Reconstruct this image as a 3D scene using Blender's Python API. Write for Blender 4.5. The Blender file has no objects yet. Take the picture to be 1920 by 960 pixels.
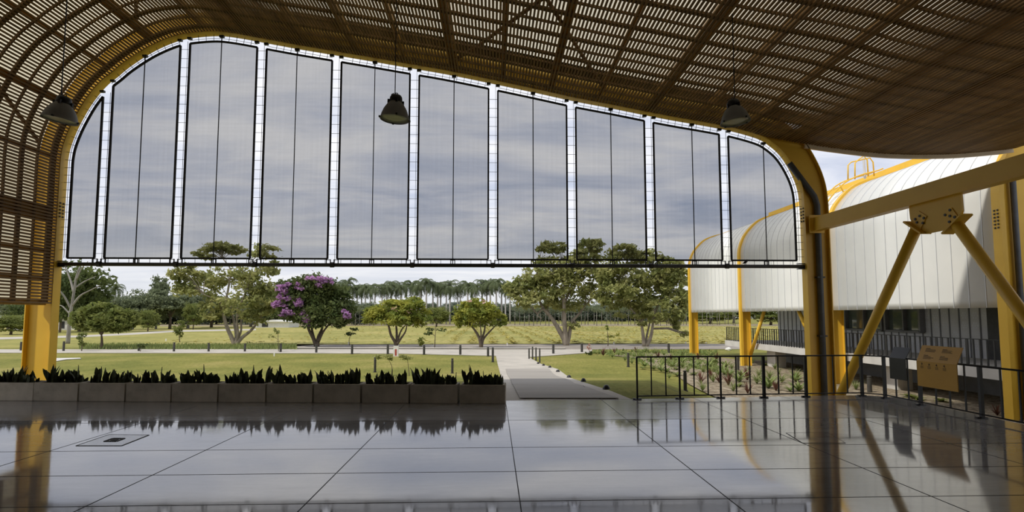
import bpy, bmesh, math, random
from mathutils import Vector, Matrix
R = random.Random(7)
S = bpy.context.scene
COL = S.collection
PI = math.pi
def V(*a): return Vector(a)
# ------------------------------------------------------------------ camera
CAMZ = 1.75
FPX, CX, CY = 1000.0, 960.0, 522.0
YAW, PIT = math.radians(2.0), math.radians(4.0)
cd = bpy.data.cameras.new('camera'); cam = bpy.data.objects.new('camera', cd); COL.objects.link(cam)
cam.location = (0, 0, CAMZ); cam.rotation_euler = (PI/2 + PIT, 0, -YAW)
cd.sensor_width = 36; cd.lens = FPX/1920*36; cd.shift_x = 0; cd.shift_y = (CY-480)/1920
cd.clip_end = 2000; cd.clip_start = 0.05
S.camera = cam
FW = V(math.sin(YAW)*math.cos(PIT), math.cos(YAW)*math.cos(PIT), math.sin(PIT))
RT = V(math.cos(YAW), -math.sin(YAW), 0)
UP = RT.cross(FW)
EYE = V(0, 0, CAMZ)
def ray(px, py): return FW + RT*((px-CX)/FPX) + UP*((CY-py)/FPX)
def yp(px, py, Y):
    d = ray(px, py); return EYE + d*(Y/d.y)
def xp(px, py, X):
    d = ray(px, py); return EYE + d*(X/d.x)
def gz(px, py, z):
    d = ray(px, py); return EYE + d*((z-CAMZ)/d.z)
def sstep(a, b, x):
    t = min(1, max(0, (x-a)/(b-a))); return t*t*(3-2*t)
def hground(x, y):
    return -0.04 - 1.14*max(sstep(11.5, 28.0, y), sstep(3.4, 8.6, x)*sstep(10.2, 11.6, y+max(0, x-6.5)*3))
def gp(px, py):
    z = -0.6
    for _ in range(60):
        p = gz(px, py, z); z = z*.4+.6*hground(p.x, p.y)
    return V(p.x, p.y, z)
def on_plane(px, py, p0, nrm):
    d = ray(px, py); return EYE + d*((p0-EYE).dot(nrm)/d.dot(nrm))
# ------------------------------------------------------------------ materials
def newmat(name):
    m = bpy.data.materials.new(name); m.use_nodes = True
    nt = m.node_tree; b = nt.nodes['Principled BSDF']
    return m, nt, b
def ramp(nt, fac, stops):
    r = nt.nodes.new('ShaderNodeValToRGB'); nt.links.new(fac, r.inputs[0])
    el = r.color_ramp.elements
    while len(el) < len(stops): el.new(0.5)
    for e, (p, c) in zip(el, stops): e.position = p; e.color = (*c, 1)
    return r.outputs[0]
def noise(nt, scale, detail=4, stretch=(1,1,1), rough=.55):
    tc = nt.nodes.new('ShaderNodeTexCoord'); mp = nt.nodes.new('ShaderNodeMapping')
    mp.inputs['Scale'].default_value = stretch
    nt.links.new(tc.outputs['Object'], mp.inputs[0])
    n = nt.nodes.new('ShaderNodeTexNoise'); n.inputs['Scale'].default_value = scale
    n.inputs['Detail'].default_value = detail; n.inputs['Roughness'].default_value = rough
    nt.links.new(mp.outputs[0], n.inputs['Vector']); return n
def bump(nt, b, h, strength=.3, dist=.02):
    bp = nt.nodes.new('ShaderNodeBump'); bp.inputs['Strength'].default_value = strength
    bp.inputs['Distance'].default_value = dist
    nt.links.new(h, bp.inputs['Height']); nt.links.new(bp.outputs[0], b.inputs['Normal'])
def mat(name, c1, c2=None, scale=4, rough=.6, metal=0, spec=.5, stretch=(1,1,1), bmp=0, bscale=None):
    m, nt, b = newmat(name)
    b.inputs['Roughness'].default_value = rough; b.inputs['Metallic'].default_value = metal
    b.inputs['Specular IOR Level'].default_value = spec
    if c2 is None: c2 = tuple(x*.85 for x in c1)
    n = noise(nt, scale, 5, stretch)
    nt.links.new(ramp(nt, n.outputs['Fac'], [(.33, c2), (.66, c1)]), b.inputs['Base Color'])
    if bmp:
        n2 = noise(nt, bscale or scale*4, 4, stretch); bump(nt, b, n2.outputs['Fac'], bmp)
    return m
def leafmat(name, c1, c2, scale=1.5, trans=.35):
    m, nt, b = newmat(name)
    n = noise(nt, scale, 3)
    c = ramp(nt, n.outputs['Fac'], [(.35, c2), (.65, c1)])
    b.inputs['Roughness'].default_value = .65; b.inputs['Specular IOR Level'].default_value = .25
    nt.links.new(c, b.inputs['Base Color'])
    t = nt.nodes.new('ShaderNodeBsdfTranslucent'); nt.links.new(c, t.inputs[0])
    mx = nt.nodes.new('ShaderNodeMixShader'); mx.inputs[0].default_value = trans
    nt.links.new(b.outputs[0], mx.inputs[1]); nt.links.new(t.outputs[0], mx.inputs[2])
    nt.links.new(mx.outputs[0], nt.nodes['Material Output'].inputs[0])
    return m
M = {}
M['yellow'] = mat('yellow_paint', (.83,.51,.05), (.78,.465,.042), 1.5, .38, spec=.4)
M['wood'] = mat('slat_wood', (.27,.15,.045), (.13,.066,.018), 9, .7, stretch=(1,.06,1))
M['rib'] = mat('rib_wood', (.17,.09,.028), (.10,.05,.015), 6, .75)
M['purlin'] = mat('purlin_paint', (.50,.26,.03), (.42,.21,.02), 3, .5)
M['fascia'] = mat('fascia_wood', (.80,.66,.50), (.72,.58,.42), 5, .6)
M['black'] = mat('black_paint', (.018,.018,.019), (.012,.012,.013), 8, .45)
M['darkgrey'] = mat('dark_grey_metal', (.045,.045,.048), (.03,.03,.033), 6, .5)
M['pipe'] = mat('grey_pipe', (.10,.105,.115), (.075,.08,.088), 4, .5)
M['rail'] = mat('rail_pipe', (.055,.052,.045), (.04,.038,.033), 5, .55)
M['binding'] = mat('screen_binding', (.03,.03,.032), (.02,.02,.022), 9, .8)
M['cord'] = mat('cord', (.06,.06,.07), (.05,.05,.06), 9, .8)
M['concrete'] = mat('planter_concrete', (.55,.49,.395), (.36,.32,.25), 2.6, .85, bmp=.15, bscale=30)
M['slab'] = mat('slab_concrete', (.62,.60,.56), (.50,.48,.44), 1.2, .8)
M['soil'] = mat('soil', (.06,.045,.03), (.03,.022,.015), 8, .95)
M['path'] = mat('path_concrete', (.50,.46,.40), (.40,.37,.32), .8, .85, bmp=.1, bscale=14)
M['path2'] = mat('path_inset', (.36,.33,.29), (.27,.25,.22), 1.0, .8, stretch=(.15,1.4,1))
M['road'] = mat('road_gravel', (.31,.275,.235), (.24,.21,.18), .8, .9)
M['dirt'] = mat('dirt', (.30,.24,.15), (.20,.17,.09), .5, .95)
m_, nt_, b_ = newmat('garden_gravel'); b_.inputs['Roughness'].default_value = .95; b_.inputs['Specular IOR Level'].default_value = .15
n_ = noise(nt_, 4.5, 8, (1,1,1), .82)
nt_.links.new(ramp(nt_, n_.outputs['Fac'], [(.38, (.11,.085,.055)), (.47, (.30,.24,.165)), (.56, (.46,.39,.28)), (.66, (.62,.55,.44))]), b_.inputs['Base Color']); bump(nt_, b_, n_.outputs['Fac'], 1.0, .08)
M['gravel'] = m_
M['cladding'] = mat('white_cladding', (.80,.80,.77), (.74,.745,.72), .7, .35)
M['clad_seam'] = mat('cladding_seam', (.56,.57,.59), (.50,.51,.53), 3, .5)
M['graywall'] = mat('grey_wall_panel', (.62,.63,.66), (.55,.56,.59), 2, .5)
M['wallseam'] = mat('wall_seam', (.16,.165,.18), (.13,.135,.15), 2, .5)
M['frit'] = mat('white_frit', (.68,.70,.76), (.60,.62,.68), 4, .5)
M['frame'] = mat('window_frame', (.20,.20,.20), (.16,.16,.16), 3, .5)
M['signyellow'] = mat('sign_yellow', (.55,.30,.035), (.51,.275,.03), 2, .55)
M['signink'] = mat('sign_ink', (.10,.06,.02), (.08,.05,.02), 9, .7)
M['white'] = mat('white_paint', (.80,.79,.76), (.70,.69,.66), 2, .5)
M['red'] = mat('red_mark', (.45,.06,.04), (.36,.05,.03), 4, .6)
M['pink'] = mat('pink_flower', (.66,.44,.38), (.55,.33,.27), 6, .7)
M['bark'] = mat('pale_bark', (.36,.31,.24), (.22,.185,.14), 5, .9, stretch=(1,1,.3), bmp=.4)
M['barkgrey'] = mat('grey_bark', (.30,.28,.25), (.19,.175,.155), 5, .9, stretch=(1,1,.3))
M['barkdark'] = mat('dark_bark', (.15,.115,.08), (.09,.07,.05), 5, .9, stretch=(1,1,.3))
M['palmtrunk'] = mat('palm_trunk', (.46,.44,.41), (.36,.345,.32), 2, .85)
M['snake'] = leafmat('snake_plant_leaf', (.075,.090,.036), (.034,.042,.017), 14, .08)
M['leaf_mid'] = leafmat('leaf_mid_green', (.27,.29,.085), (.15,.19,.05), 1.2, .42)
M['leaf_olive'] = leafmat('leaf_olive', (.44,.43,.17), (.25,.28,.09), .9, .45)
M['leaf_dark'] = leafmat('leaf_dark_green', (.16,.19,.06), (.08,.115,.038), 1.2, .42)
M['leaf_yellow'] = leafmat('leaf_yellow_green', (.42,.41,.07), (.20,.26,.055), .8, .42)
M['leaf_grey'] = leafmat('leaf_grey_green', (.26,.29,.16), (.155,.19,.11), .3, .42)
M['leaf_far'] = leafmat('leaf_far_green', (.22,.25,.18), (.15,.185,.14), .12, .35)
M['purple'] = leafmat('purple_blossom', (.62,.36,.62), (.44,.22,.46), 2.5, .3)
M['palmleaf'] = leafmat('palm_frond', (.16,.19,.09), (.085,.12,.055), .4, .3)
M['rosette'] = leafmat('rosette_leaf', (.32,.36,.12), (.15,.22,.065), 3)
M['redrosette'] = leafmat('red_rosette_leaf', (.20,.085,.06), (.11,.06,.04), 4)
M['tuft'] = leafmat('tuft_leaf', (.33,.36,.13), (.17,.23,.07), 3)
M['lens'] = mat('lamp_lens', (.50,.50,.36), (.42,.42,.30), 6, .2)
def lawn_mat():
    m, nt, b = newmat('lawn_grass'); b.inputs['Roughness'].default_value = .95; b.inputs['Specular IOR Level'].default_value = .1
    n1 = noise(nt, .25, 5); n2 = noise(nt, 9, 6, (1,.45,1), .7)
    a = ramp(nt, n1.outputs['Fac'], [(.36, (.185,.195,.050)), (.52, (.255,.245,.068)), (.68, (.33,.29,.10))])
    d = ramp(nt, n2.outputs['Fac'], [(.30, (.58,.60,.5)), (.7, (1.15,1.13,1.1))])
    mx = nt.nodes.new('ShaderNodeMix'); mx.data_type = 'RGBA'; mx.blend_type = 'MULTIPLY'; mx.inputs[0].default_value = 1
    nt.links.new(a, mx.inputs[6]); nt.links.new(d, mx.inputs[7]); nt.links.new(mx.outputs[2], b.inputs['Base Color'])
    bump(nt, b, n2.outputs['Fac'], .8, .05)
    return m
M['lawn'] = lawn_mat()
def field_mat():
    m, nt, b = newmat('field_rows'); b.inputs['Roughness'].default_value = .95; b.inputs['Specular IOR Level'].default_value = .1
    n1 = noise(nt, .06, 4); n2 = noise(nt, 1.6, 6, (1,.35,1), .7)
    a = ramp(nt, n1.outputs['Fac'], [(.35, (.27,.265,.085)), (.5, (.355,.325,.11)), (.68, (.43,.37,.15))])
    d = ramp(nt, n2.outputs['Fac'], [(.32, (.62,.66,.6)), (.68, (1.12,1.1,1.05))])
    mx = nt.nodes.new('ShaderNodeMix'); mx.data_type = 'RGBA'; mx.blend_type = 'MULTIPLY'; mx.inputs[0].default_value = 1
    nt.links.new(a, mx.inputs[6]); nt.links.new(d, mx.inputs[7])
    nt.links.new(mx.outputs[2], b.inputs['Base Color'])
    bump(nt, b, n2.outputs['Fac'], .7, .2)
    return m
M['field'] = field_mat()
M['crop'] = leafmat('crop_yellow', (.48,.40,.08), (.32,.29,.09), 1.2, .2)
def floor_mat():
    m, nt, b = newmat('polished_concrete')
    n1 = noise(nt, .7, 6, (1,1,1), .6); n2 = noise(nt, 5, 6, (.25,1,1), .65)
    a = ramp(nt, n1.outputs['Fac'], [(.3, (.235,.225,.215)), (.7, (.34,.33,.325))])
    d = ramp(nt, n2.outputs['Fac'], [(.3, (.82,.81,.80)), (.65, (1.06,1.06,1.06))])
    mx = nt.nodes.new('ShaderNodeMix'); mx.data_type = 'RGBA'; mx.blend_type = 'MULTIPLY'; mx.inputs[0].default_value = 1
    nt.links.new(a, mx.inputs[6]); nt.links.new(d, mx.inputs[7]); nt.links.new(mx.outputs[2], b.inputs['Base Color'])
    rr = ramp(nt, n2.outputs['Fac'], [(.3, (.09,)*3), (.7, (.04,)*3)]); nt.links.new(rr, b.inputs['Roughness'])
    b.inputs['IOR'].default_value = 2.5
    b.inputs['Specular IOR Level'].default_value = .5
    bump(nt, b, n1.outputs['Fac'], .02, .02)
    return m
M['floor'] = floor_mat()
M['joint'] = mat('floor_joint', (.05,.05,.05), (.035,.035,.035), 6, .8)
M['cover'] = mat('floor_cover', (.24,.235,.225), (.17,.165,.16), 9, .16, spec=.9)
def fabric_mat():
    m, nt, b = newmat('screen_fabric')
    b.inputs['Base Color'].default_value = (.05,.05,.053,1); b.inputs['Roughness'].default_value = .9
    t = nt.nodes.new('ShaderNodeBsdfTransparent')
    n = noise(nt, 14, 3, (1,1,.03)); n2 = noise(nt, 14, 3, (.03,1,1))
    ad = nt.nodes.new('ShaderNodeMath'); ad.operation = 'ADD'; nt.links.new(n.outputs['Fac'], ad.inputs[0]); nt.links.new(n2.outputs['Fac'], ad.inputs[1])
    mr = nt.nodes.new('ShaderNodeMapRange'); mr.inputs['From Min'].default_value = .6; mr.inputs['From Max'].default_value = 1.4
    mr.inputs['To Min'].default_value = .45; mr.inputs['To Max'].default_value = .495; nt.links.new(ad.outputs[0], mr.inputs[0])
    mx = nt.nodes.new('ShaderNodeMixShader'); nt.links.new(mr.outputs[0], mx.inputs[0])
    nt.links.new(b.outputs[0], mx.inputs[1]); nt.links.new(t.outputs[0], mx.inputs[2])
    nt.links.new(mx.outputs[0], nt.nodes['Material Output'].inputs[0]); return m
M['fabric'] = fabric_mat()
def skin_mat(name, col, k):
    m, nt, b = newmat(name)
    b.inputs['Base Color'].default_value = (*col, 1); b.inputs['Roughness'].default_value = .5
    t = nt.nodes.new('ShaderNodeBsdfTranslucent'); t.inputs[0].default_value = (*col, 1)
    mx = nt.nodes.new('ShaderNodeMixShader'); mx.inputs[0].default_value = k
    nt.links.new(b.outputs[0], mx.inputs[1]); nt.links.new(t.outputs[0], mx.inputs[2])
    nt.links.new(mx.outputs[0], nt.nodes['Material Output'].inputs[0]); return m
M['skin'] = skin_mat('translucent_roof', (.84,.79,.63), .5)
M['shade'] = skin_mat('lamp_shade', (.26,.255,.235), .15)
def glass_mat():
    m, nt, b = newmat('window_glass')
    b.inputs['Base Color'].default_value = (.10,.12,.11,1); b.inputs['Roughness'].default_value = .03; b.inputs['IOR'].default_value = 1.9
    return m
M['glass'] = glass_mat()
# ------------------------------------------------------------------ mesh builder
class MB:
    def __init__(s): s.v = []; s.f = []
    def add(s, vs, fs):
        o = len(s.v); s.v += [tuple(v) for v in vs]; s.f += [tuple(i+o for i in f) for f in fs]; return s
    def hexa(s, p):  # 8 corners: bottom 4 ccw, top 4 ccw
        return s.add(p, [(3,2,1,0),(4,5,6,7),(0,1,5,4),(1,2,6,5),(2,3,7,6),(3,0,4,7)])
    def box(s, c, d, ax=None):
        c = Vector(c); x, y, z = [k/2 for k in d]
        A = ax or (V(1,0,0), V(0,1,0), V(0,0,1))
        return s.hexa([c+A[0]*a*x+A[1]*b*y+A[2]*e*z for e in (-1,1) for a, b in ((-1,-1),(1,-1),(1,1),(-1,1))])
    def bar(s, a, b, w, h, up=V(0,0,1)):
        a = Vector(a); b = Vector(b); y = (b-a).normalized(); x = y.cross(up)
        if x.length < 1e-4: x = V(1,0,0)
        x.normalize(); z = x.cross(y)
        return s.box((a+b)/2, (w, (b-a).length, h), (x, y, z))
    def tube(s, pts, rad, n=8, cap=True):
        pts = [Vector(p) for p in pts]
        if not isinstance(rad, (list, tuple)): rad = [rad]*len(pts)
        vs = []; u = None
        for i, p in enumerate(pts):
            t = (pts[min(i+1, len(pts)-1)]-pts[max(i-1, 0)]).normalized()
            if u is None: u = t.orthogonal().normalized()
            u = (u - t*u.dot(t)).normalized(); w = t.cross(u)
            vs += [p+(u*math.cos(2*PI*k/n)+w*math.sin(2*PI*k/n))*rad[i] for k in range(n)]
        fs = [(i*n+k, i*n+(k+1)%n, (i+1)*n+(k+1)%n, (i+1)*n+k) for i in range(len(pts)-1) for k in range(n)]
        if cap: fs += [tuple(range(n-1,-1,-1)), tuple((len(pts)-1)*n+k for k in range(n))]
        return s.add(vs, fs)
    def lathe(s, prof, c=(0,0,0), n=20, axis=None):
        c = Vector(c); vs = []
        for r, z in prof: vs += [c+V(r*math.cos(2*PI*k/n), r*math.sin(2*PI*k/n), z) for k in range(n)]
        fs = [(i*n+k, i*n+(k+1)%n, (i+1)*n+(k+1)%n, (i+1)*n+k) for i in range(len(prof)-1) for k in range(n)]
        return s.add(vs, fs)
    def prism(s, poly, d):  # planar polygon list of Vectors, extruded by vector d
        n = len(poly); d = Vector(d); P = [Vector(p) for p in poly]
        return s.add(P+[p+d for p in P], [tuple(range(n-1,-1,-1)), tuple(range(n, 2*n))]+[(k,(k+1)%n,n+(k+1)%n,n+k) for k in range(n)])
    def strip(s, a, b):
        n = len(a); return s.add(list(a)+list(b), [(i,i+1,n+i+1,n+i) for i in range(n-1)])
    def sweep(s, rings, closed=True):  # list of rings (same vertex count)
        n = len(rings[0]); vs = [p for r in rings for p in r]
        fs = [(i*n+k, i*n+(k+1)%n, (i+1)*n+(k+1)%n, (i+1)*n+k) for i in range(len(rings)-1) for k in range(n if closed else n-1)]
        if closed: fs += [tuple(range(n-1,-1,-1)), tuple((len(rings)-1)*n+k for k in range(n))]
        return s.add(vs, fs)
    def build(s, name, m, parent=None, smooth=False, loc=None, fix=True):
        me = bpy.data.meshes.new(name); me.from_pydata(s.v, [], s.f); me.update()
        if fix:
            bm = bmesh.new(); bm.from_mesh(me); bmesh.ops.recalc_face_normals(bm, faces=bm.faces); bm.to_mesh(me); bm.free()
        me.materials.append(M[m] if isinstance(m, str) else m)
        if smooth:
            for p in me.polygons: p.use_smooth = True
        o = bpy.data.objects.new(name, me); COL.objects.link(o)
        if loc is not None: o.location = loc
        if parent: o.parent = parent
        return o
def tag(o, label=None, cat=None, group=None, kind=None):
    if label: o['label'] = label
    if cat: o['category'] = cat
    if group: o['group'] = group
    if kind: o['kind'] = kind
    return o
def empty(name, loc, label, cat, group=None, rz=0, kind=None):
    o = bpy.data.objects.new(name, None); COL.objects.link(o); o.location = loc; o.rotation_euler = (0,0,rz)
    o.empty_display_size = .1
    return tag(o, label, cat, group, kind)
def rel(o): return Vector(o.location)
def dup(root, loc, rz=0, sc=None, label=None, group=None):
    r = root.copy(); COL.objects.link(r); r.location = loc; r.rotation_euler = (0,0,rz)
    if sc is not None: r.scale = sc if isinstance(sc, (tuple, list)) else (sc,)*3
    if label: r['label'] = label
    if group: r['group'] = group
    for ch in list(root.children):
        c = ch.copy(); COL.objects.link(c); c.parent = r
        for g in list(ch.children):
            d = g.copy(); COL.objects.link(d); d.parent = c
    return r
def catmull(pts, k=8):
    P = [pts[0]*2-pts[1]]+list(pts)+[pts[-1]*2-pts[-2]]; out = []
    for i in range(1, len(P)-2):
        for j in range(k):
            t = j/k; a, b, c, d = P[i-1:i+3]
            out.append(.5*((2*b)+(c-a)*t+(2*a-5*b+4*c-d)*t*t+(3*b-a-3*c+d)*t**3))
    return out+[P[-2]]
def resample(pts, step):
    L = [0]
    for a, b in zip(pts, pts[1:]): L.append(L[-1]+(b-a).length)
    n = max(2, int(round(L[-1]/step))); out = []; j = 0
    for i in range(n+1):
        s = L[-1]*i/n
        while j < len(pts)-2 and L[j+1] < s: j += 1
        t = (s-L[j])/max(1e-9, L[j+1]-L[j]); out.append(pts[j].lerp(pts[j+1], min(1, max(0, t))))
    return out
def normals2(pts):  # 2-D (x,z) outward normal (left of travel when going left->top->right)
    out = []
    for i in range(len(pts)):
        t = (pts[min(i+1, len(pts)-1)]-pts[max(i-1, 0)]).normalized(); out.append(Vector((-t.y, t.x)))
    return out
def ordinal(i): return ['first','second','third','fourth','fifth','sixth','seventh','eighth','ninth','tenth','eleventh','twelfth','thirteenth','fourteenth','fifteenth','sixteenth','seventeenth','eighteenth','nineteenth','twentieth'][i]
# ------------------------------------------------------------------ main wall plane / profiles
YW = 14.25            # near face of the portal flange
FL = .25              # flange width
def w2(px, py, Y=YW):
    p = yp(px, py, Y); return Vector((p.x, p.z))
XL = w2(106, 425).x
arch_px = [(112,300),(126,252),(150,204),(171,173),(192,150),(210,136),(233,117),(275,90),(317,71),(350,63),(400,59),(440,63),(500,74),(560,85),(635,97.5),(697,108),(760,119),(830,131),(900,145),(1004,167),(1077,183),(1150,197),(1250,217),(1330,231),(1380,241),(1428,255)]
knee_px = [(1450,268),(1470,286),(1488,313),(1502,345),(1508,380)]
XR = w2(1509.5, 400).x
lo = [Vector((XL, -.35)), Vector((XL, 1.0)), Vector((XL, 2.0)), Vector((XL, 3.0)), w2(106.5,400)*1.0]
lo[-1].x = XL
arch = [w2(*p) for p in arch_px]
arch[0].x = max(XL, arch[0].x)
knee = [w2(*p) for p in knee_px]
A = catmull(lo+arch+knee+[Vector((XR, z)) for z in (3.6, 2.4, 1.2, 0.0, -1.1)], 6)
A = resample(A, .12)
for p in A: p.x = max(p.x, XL)
canopy_px = [(1472,264.5),(1514,271.5),(1583,281),(1646,288),(1708,290.5),(1760,290.3),(1805,288.5),(1867,283),(1900,279)]
canopy = [w2(*p) for p in canopy_px]
SP = resample(catmull([Vector((XL, w2(100,568).y)), Vector((XL, 3.0)), lo[-1]]+arch+canopy, 8), .080)
SN = normals2(SP)
def P3(p, y): return V(p.x, y, p.y)
YB = -9.0
# ---- portal frames
def offs(pts, d):
    n = normals2(pts); return [p+q*d for p, q in zip(pts, n)]
def portal(y0, inner, depth, label):
    o = empty('portal_frame', P3(inner[0], y0+FL/2), label, 'steel frame', 'yellow portal frames')
    L = rel(o)
    outer = offs(inner, depth)
    def sw(p, q, ya, yb):
        rings = [[P3(a, ya)-L, P3(b, ya)-L, P3(b, yb)-L, P3(a, yb)-L] for a, b in zip(p, q)]
        return MB().sweep(rings)
    t = .025
    sw(inner, offs(inner, t), y0, y0+FL).build('inner_flange', 'yellow', o)
    sw(offs(outer, -t), outer, y0, y0+FL).build('outer_flange', 'yellow', o)
    sw(offs(inner, t), offs(outer, -t), y0+FL/2-.012, y0+FL/2+.012).build('web', 'yellow', o)
    return o
DEP = .68
pf = portal(YW, A, DEP, 'yellow steel portal frame arching over the mesh screens')
# bolted splices on the inner flanges (dark bolt heads)
for side, X0 in ((1, XL), (-1, XR)):
    m = MB()
    for r in range(5):
        for c in (-1, 1):
            p = V(X0-.004*side+.012*side, YW+FL/2+c*.05, 4.36+r*.09)
            m.lathe([(0,0)], p, 6) if False else m.box(p, (.028,.038,.038))
    b = m.build('bolt', 'darkgrey', pf); b.location = -rel(pf)
    b['kind'] = 'stuff'
A2 = offs(A, .14)
portal(6.4, A2, .34, 'yellow steel portal frame nearer the viewer than the arch of screens')
# ---- slatted ceiling
ceil = empty('ceiling', (0, YW, 0), 'curved ceiling of brown timber slats running toward the screens', 'ceiling', kind='structure')
CL = rel(ceil)
SW_, SD = .044, .031
sl = MB()
for p, n in zip(SP, SN):
    t = Vector((n.y, -n.x))
    y1 = YW-.01-R.random()*.02
    q = [p-t*SW_/2, p+t*SW_/2, p+t*SW_/2+n*SD, p-t*SW_/2+n*SD]
    sl.hexa([P3(k, YB)-CL for k in q]+[P3(k, y1)-CL for k in q])
sl.build('slats', 'wood', ceil, fix=True)
prof = resample(SP, .2); PN = normals2(prof)
def pstrip(d0, d1, ya, yb):
    rings = [[P3(p+n*d0, ya)-CL, P3(p+n*d1, ya)-CL, P3(p+n*d1, yb)-CL, P3(p+n*d0, yb)-CL] for p, n in zip(prof, PN)]
    return MB().sweep(rings)
k = 0; y = YW-.20
while y > 1.5:
    w = .105 if k % 2 == 0 else .04
    pstrip(SD+.001, SD+.05, y-w/2, y+w/2).build('batten', 'rib', ceil)
    y -= .44; k += 1
pstrip(SD+.055, SD+.13, YW-.10, YW-.02).build('end_batten', 'rib', ceil)
# purlins
Ltot = 0; marks = []
acc = [0]
for a, b in zip(SP, SP[1:]): acc.append(acc[-1]+(b-a).length)
def at_s(s):
    for i in range(len(acc)-1):
        if acc[i+1] >= s: return SP[i], SN[i]
    return SP[-1], SN[-1]
def purlin(s, w, h, name='purlin', m='purlin', d=.10):
    p, n = at_s(s); t = Vector((n.y, -n.x))
    q = [p-t*w/2+n*d, p+t*w/2+n*d, p+t*w/2+n*(d+h), p-t*w/2+n*(d+h)]
    MB().hexa([P3(k_, YB)-CL for k_ in q]+[P3(k_, YW-.06)-CL for k_ in q]).build(name, m, ceil)
purlin(.05, .12, .12); purlin(.70, .11, .12); purlin(1.40, .10, .12); purlin(2.36, .42, .12)
s = 3.9; k = 0
while s < acc[-1]:
    purlin(s, .20 if k % 2 else .11, .14); s += 1.36; k += 1
# diagonal roof bracing tubes above the slats
for (sa, ya, sb, yb) in [(16.3, 13.7, 20.2, 6.9),(20.2, 13.7, 16.3, 6.9),(7.9,13.7,11.9,6.9),(11.9,13.7,7.9,6.9),(4.1,13.7,7.9,6.9)]:
    (p, n), (q, n2_) = at_s(sa), at_s(sb)
    pts = []
    for i in range(9):
        (pp, nn) = at_s(sa+(sb-sa)*i/8); pts.append(P3(pp+nn*.17, ya+(yb-ya)*i/8)-CL)
    MB().tube(pts, .045, 8).build('brace', 'rib', ceil, smooth=True)
# translucent roof skin
sk = offs(prof, .54)
ic_ = next(i for i, p in enumerate(sk) if p.x > -7.5)
MB().strip([P3(p, 6.2)-CL for p in sk], [P3(p, (YW-.02 if i <= ic_ else max(13.5, YW-.02-(i-ic_)*.06)))-CL for i, p in enumerate(sk)]).build('roof_skin', 'skin', ceil, smooth=True)
MB().strip([P3(p, max(13.5, YW-.02-(i+1)*.06))-CL for i, p in enumerate(sk[ic_:])], [P3(p+n*.01, YW+.05)-CL for p, n in zip(sk[ic_:], PN[ic_:])]).build('added_opaque_strip', 'darkgrey', ceil, smooth=True)  # added opaque strip, keeps skin light off the portal web
MB().strip([P3(p, YB)-CL for p in sk], [P3(p, 6.2)-CL for p in sk]).build('light_blocking_roof', 'darkgrey', ceil, smooth=True)  # unseen rear roof, made opaque to dim the interior
# fascia at the canopy edge
ci = [i for i, p in enumerate(prof) if p.x > w2(1508, 271).x]
rings = [[P3(prof[i]+PN[i]*a, yy)-CL for a, yy in ((-.10, YW), (.10, YW), (.10, YW+.06), (-.10, YW+.06))] for i in ci]
MB().sweep(rings).build('fascia', 'fascia', ceil)
bw = MB(); bw.prism([V(-13, YB-.2, 0), V(13, YB-.2, 0), V(13, YB-.2, 11), V(-13, YB-.2, 11)], (0,.2,0))  # added wall behind the camera, out of view, keeps light out of the hall
tag(bw.build('blocking_wall_back', 'wood'), 'unseen wood coloured end wall added to block light from behind', 'wall', kind='structure')
bw = MB(); bw.prism([V(10.0, YB, -.3), V(10.0, 7.0, -.3), V(10.0, 7.0, 6.1), V(10.0, YB, 6.1)], (.2,0,0))  # added out-of-view wall, cuts side light on the yellow steel
tag(bw.build('blocking_wall_right', 'wood'), 'unseen wood coloured side wall added to darken the hall', 'wall', kind='structure')
# ------------------------------------------------------------------ mesh screens
YS = YW+FL/2+.02
ZB = yp(770, 486, YS).z
ZR = yp(770, 497, YS).z
gap_px = [186, 330, 478, 623, 773, 924, 1073, 1221, 1363]
gx = [yp(x, 485, YS).x for x in gap_px]
inner = [p for p in A if p.y > ZB-.4]
edge = resample(offs(inner, -.205), .1)
mono = []; mx_ = -1e9
half = edge
cut = .128
bounds = []
def curve_between(xl, xr):
    pts = []
    E = edge
    for i in range(len(E)):
        p = E[i]
        if p.y < ZB: continue
        if i and (E[i-1].x-xl)*(p.x-xl) < 0 and p.y > ZB+.6:
            t = (xl-E[i-1].x)/(p.x-E[i-1].x); pts.append(E[i-1].lerp(p, t))
        if i and (E[i-1].x-xr)*(p.x-xr) < 0 and p.y > ZB+.6:
            t = (xr-E[i-1].x)/(p.x-E[i-1].x); pts.append(E[i-1].lerp(p, t)); break
        if xl <= p.x <= xr: pts.append(p.copy())
    return pts
xs_edges = [-1e3]+gx+[1e3]
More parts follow.
